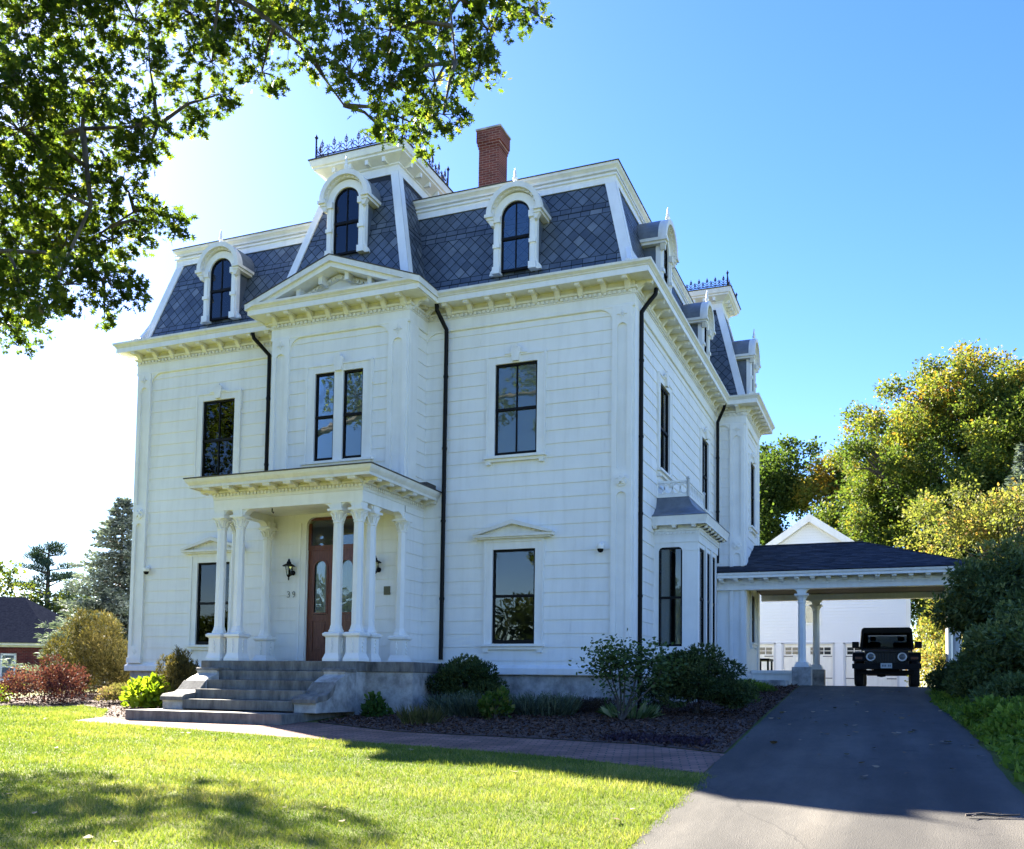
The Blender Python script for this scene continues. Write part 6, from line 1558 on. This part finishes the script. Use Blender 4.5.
# the trees across the street, behind the photographer: they show in the window panes
Ps, Ds, Ts, Zs = [], [], [], []
for k in range(34):
    x = -62 + k * 3.6 + random.uniform(-1, 1); y = -56 + random.uniform(-6, 6); hh = random.uniform(8, 14)
    for q in range(19):
        c = np.array([x + random.gauss(0, 1.6), y + random.gauss(0, 1.5), -3.2 + hh * random.uniform(.12, .95)]); b = ball(150, (1, 1, .8), .2) * random.uniform(1.2, 2.3); Ps.append(c + b); Ds.append(b + rng.normal(0, .6, b.shape)); Ts.append(np.clip(.4 + random.gauss(0, .15) + rng.normal(0, .15, 150), 0, 1))
P = np.vstack(Ps); tag(leaves('treeline', P, np.vstack(Ds), rng.uniform(.3, .55, len(P)), np.concatenate(Ts), toned('street_tree_leaves', [(0, (.012, .024, .008)), (.5, (.035, .055, .014)), (1, (.085, .095, .025))], .7, .3, spec=.1), None, LEAF4), 'trees across the street mirrored in the window panes', kind='stuff')

# ============================================================ NEIGHBOUR'S BRICK HOUSE
nb = empty('brick_house', (-32.6, 14.95, -1.3), 'low brick house with a dark hipped roof at the left edge', 'house', rz=R(22.2 + 180))
NBR = brick_mat('house_brick', (.16, .035, .032), (.10, .028, .028), (.15, .11, .10), 3.2, .7, .24, .02, rot=(R(90), 0, 0))
# local x runs to the left in the picture, local y towards the camera
m = MB(); HL, HD = 15.0, 8.0
m.box(0, HL, -HD, 0, -.4, 2.60); m.build('wall', NBR, nb, world=False)
m = MB(); m.box(-.3, HL + .3, -HD - .3, .3, 2.58, 2.70); m.box(-.12, HL + .12, -HD - .12, .12, 2.50, 2.58); m.build('cornice', CREAM, nb, world=False)
m = MB(); e = .38; zz = 2.705; rz_ = 5.25; v = [(-e, e, zz), (HL + e, e, zz), (HL + e, -HD - e, zz), (-e, -HD - e, zz), (3.45, -HD / 2, rz_), (HL - 1.45, -HD / 2, rz_)]
m.add(v, [(0, 1, 5, 4), (1, 2, 5), (2, 3, 4, 5), (3, 0, 4), (0, 3, 2, 1)]); m.build('roof', noisy('blue_black_shingles', (.010, .012, .020), (.022, .025, .036), 9, 1.0, .4, 30, spec=0.0), nb, world=False)
for x in (1.95, 5.2, 9.0):
    m = MB()
    for s in (-1, 1): m.box(x + s * .28, x + s * .37, -.03, .06, .98, 2.20)
    m.box(x - .37, x + .37, -.03, .06, 2.1, 2.19); m.box(x - .40, x + .40, -.03, .09, .90, .98); m.box(x - .28, x + .28, .0, .05, 1.53, 1.58); w = m.build('window', TRIM, nb, world=False)
    m = MB(); m.box(x - .28, x + .28, .005, .02, .98, 2.1); m.build('pane', flat('neighbour_pane', (.10, .13, .16), .08), w, world=False)

# ============================================================ PARKED CAR
car = empty('off_road_car', (4.66, 13.4, -.138), 'black boxy off-road car facing the camera under the carport', 'car')
CB = flat('black_car_paint', (.004, .004, .005), .3, .25); CP = flat('black_plastic', (.007, .007, .007), .6, .2); RUB = noisy('tyre_rubber', (.010, .010, .010), (.022, .021, .020), 20, .9, .4, 60)
CHR = flat('headlight_chrome', (.80, .81, .80), .5, .5, 0.0); AMB = flat('amber_lens', (.12, .03, .008), .3); CGL = glass_mat('car_glass', (.30, .34, .35), 1.5, 0.0)
def cb(m, name, mat, parent=None, bevel=0, smooth=None): return m.build(name, mat, parent or car, world=False, bevel=bevel, smooth=smooth)
m = MB()
m.prism([(-.62, .60), (1.98, .60), (1.98, 1.12), (-.62, 1.12)], -.74, .74, 'x'); cb(m, 'tub', CB, bevel=.03)
m = MB(); m.add([(-.56, -1.98, .66), (.56, -1.98, .66), (.70, -.62, .66), (-.70, -.62, .66), (-.54, -1.96, 1.06), (.54, -1.96, 1.06), (.70, -.62, 1.14), (-.70, -.62, 1.14)], [(0, 3, 2, 1), (4, 5, 6, 7), (0, 1, 5, 4), (1, 2, 6, 5), (2, 3, 7, 6), (3, 0, 4, 7)]); cb(m, 'hood', CB, bevel=.035)
for s in (-1, 1):
    m = MB(); P = [(-2.02, .74), (-2.02, .88), (-1.92, .99), (-1.72, 1.02), (-1.12, 1.02), (-.92, .93), (-.78, .62), (-.86, .60), (-.98, .84), (-1.15, .93), (-1.72, .93), (-1.88, .88), (-1.94, .74)]
    m.prism(P, s * .50, s * .94, 'x'); cb(m, 'fender', CP, bevel=.02)
    m = MB(); P = [(.74, .60), (.86, .86), (1.02, .96), (1.66, .96), (1.82, .86), (1.92, .60), (1.84, .60), (1.74, .82), (1.62, .89), (1.06, .89), (.93, .82), (.83, .60)]; m.prism(P, s * .70, s * .94, 'x'); cb(m, 'fender', CP, bevel=.02)
m = MB(); 
m.box(-.60, .60, -2.02, -1.97, .66, .70); m.box(-.60, .60, -2.02, -1.97, 1.00, 1.06)
for k in range(8): x = -.27 + k * .077; m.box(x - .018, x + .018, -2.025, -1.97, .70, 1.0)
for s in (-1, 1): m.box(s * .29, s * .60, -2.02, -1.97, .70, 1.0)
cb(m, 'grille', CB, bevel=.008)
for s in (-1, 1):
    m = MB(); m.lathe([(.125, -2.022), (.128, -2.04), (.115, -2.055), (.085, -2.03)], (s * .43, 0, .87), 24, 'y'); h = cb(m, 'headlight', CHR, smooth=40)
    m = MB(); m.lathe([(.088, -2.031), (.07, -2.045), (.03, -2.06), (0, -2.062)], (s * .43, 0, .87), 24, 'y'); cb(m, 'lens', flat('headlight_lens', (.12, .13, .13), .1, .5), h, smooth=60)
    m = MB(); m.box(s * .66, s * .86, -2.035, -2.0, .80, .87); cb(m, 'turn_signal', AMB, bevel=.008)
    m = MB(); m.box(s * .78, s * .82, -.60, -.56, 1.16, 1.24); m.box(s * .80, s * 1.0, -.64, -.52, 1.18, 1.38); cb(m, 'mirror', CP, bevel=.025)
m = MB(); m.box(-.88, .88, -2.25, -2.06, .50, .67); m.box(-.35, .35, -2.07, -1.95, .45, .70)
for s in (-1, 1): m.box(s * .88, s * .94, -2.20, -2.04, .52, .66); m.lathe([(.05, -2.262), (.055, -2.25)], (s * .62, 0, .585), 12, 'y')
m.box(-.75, .75, -1.98, -1.80, .36, .48); cb(m, 'bumper', CP, bevel=.02)
m = MB(); m.box(-.155, .155, -2.285, -2.27, .53, .68); pl = cb(m, 'number_plate', flat('plate_white', (.50, .56, .56), .4), bevel=.004)
m = MB()
for k in range(6):
    if k != 3: m.box(-.118 + k * .042, -.092 + k * .042, -2.288, -2.284, .575, .635)
cb(m, 'plate_marks', flat('plate_blue', (.05, .10, .16), .5), pl)
m = MB()                                            # windscreen frame, pillars, hard top
y0, y1, za, zb = -.66, -.40, 1.13, 1.72
for s in (-1, 1):
    m.add([(s * .70, y0, za), (s * .78, y0, za), (s * .74, y1, zb), (s * .655, y1, zb), (s * .70, y0 + .06, za), (s * .78, y0 + .06, za), (s * .74, y1 + .06, zb), (s * .655, y1 + .06, zb)], [(0, 1, 2, 3), (7, 6, 5, 4), (0, 4, 5, 1), (1, 5, 6, 2), (2, 6, 7, 3), (3, 7, 4, 0)])
    for yy in (.48, 1.28): m.box(s * .72, s * .66, yy, yy + .10, 1.12, 1.72)
    m.box(s * .72, s * .60, 1.86, 1.94, 1.12, 1.72)
m.box(-.74, .74, y0, y0 + .06, za - .02, za + .06); m.box(-.72, .72, y1 - .02, y1 + .07, zb - .06, zb)
m.box(-.64, .64, 1.86, 1.93, 1.10, 1.22)
m.prism([(-.74, 1.70), (.74, 1.70), (.72, 1.79), (.66, 1.83), (-.66, 1.83), (-.72, 1.79)], -.42, 1.96, 'y'); cb(m, 'hard_top', CP, bevel=.012)
m = MB(); m.add([(-.70, y0 + .03, za + .06), (.70, y0 + .03, za + .06), (.66, y1 + .02, zb - .05), (-.66, y1 + .02, zb - .05)], [(0, 1, 2, 3)]); cb(m, 'windscreen', CGL)
m = MB(); m.box(-.60, .60, 1.90, 1.905, 1.22, 1.68); cb(m, 'rear_window', CGL)
for s in (-1, 1): m = MB(); m.box(s * .70, s * .705, -.40, .48, 1.13, 1.70); m.box(s * .70, s * .705, .58, 1.86, 1.13, 1.70); cb(m, 'side_window', CGL)
for s in (-1, 1):
    m = MB(); m.box(s * .18, s * .62, .10, .62, .80, 1.0); m.prism([(.50, .95), (.66, .95), (.78, 1.42), (.66, 1.42)], s * .18, s * .62, 'x'); m.prism([(.70, 1.46), (.80, 1.46), (.83, 1.62), (.73, 1.56)], s * .32, s * .50, 'x'); cb(m, 'seat', CP, bevel=.04)
m = MB(); m.tube([(-.38 + .19 * math.cos(q), -.10 + .06 * math.sin(q), 1.22 + .18 * math.sin(q)) for q in [i * math.pi / 10 for i in range(21)]], .014, 6); m.box(-.68, .68, -.50, -.16, 1.0, 1.14); cb(m, 'dashboard', CP)
m = MB(); m.box(-.11, .11, -.36, -.34, 1.60, 1.66); cb(m, 'rear_view_mirror', CP)
m = MB()
for s in (-1, 1): m.tube([(s * .30 - .05, -.70, 1.15), (s * .10 - .1, -.62, 1.22), (s * .02 - .12, -.60, 1.24)], .008, 5)
cb(m, 'wiper', CP)
for s in (-1, 1):
    for yy in (-1.42, 1.33):
        m = MB(); x = s * .77
        m.lathe([(.22, -.13), (.34, -.135), (.385, -.12), (.40, -.08), (.40, .08), (.385, .12), (.34, .135), (.22, .13)], (x, yy, .40), 32, 'x')
        for k in range(36):
            a = 2 * math.pi * k / 36
            for o_ in (-.07, .03): m.add([(x + o_ + dx, yy + r * math.cos(a + da), .40 + r * math.sin(a + da)) for dx in (0, .05) for r in (.398, .412) for da in (-.05, .05)], [(0, 1, 3, 2), (4, 6, 7, 5), (0, 4, 5, 1), (2, 3, 7, 6), (0, 2, 6, 4), (1, 5, 7, 3)])
        w = cb(m, 'wheel', RUB, smooth=30)
        m = MB(); m.lathe([(.225, .04), (.225, .10), (.19, .11), (.06, .07), (.05, .12), (0, .12)] if s > 0 else [(0, -.12), (.05, -.12), (.06, -.07), (.19, -.11), (.225, -.10), (.225, -.04)], (x, yy, .40), 20, 'x'); cb(m, 'rim', flat('alloy', (.25, .25, .26), .35, .5, .8), w, smooth=30)
m = MB(); m.tube([(-.62, -1.42, .40), (.62, -1.42, .40)], .05, 8); m.tube([(-.62, 1.33, .40), (.62, 1.33, .40)], .05, 8); m.lathe([(.11, -.12), (.13, 0), (.11, .12)], (-.15, -1.42, .40), 10, 'x'); m.box(-.45, .45, -1.8, 1.8, .52, .62); cb(m, 'chassis', CP)
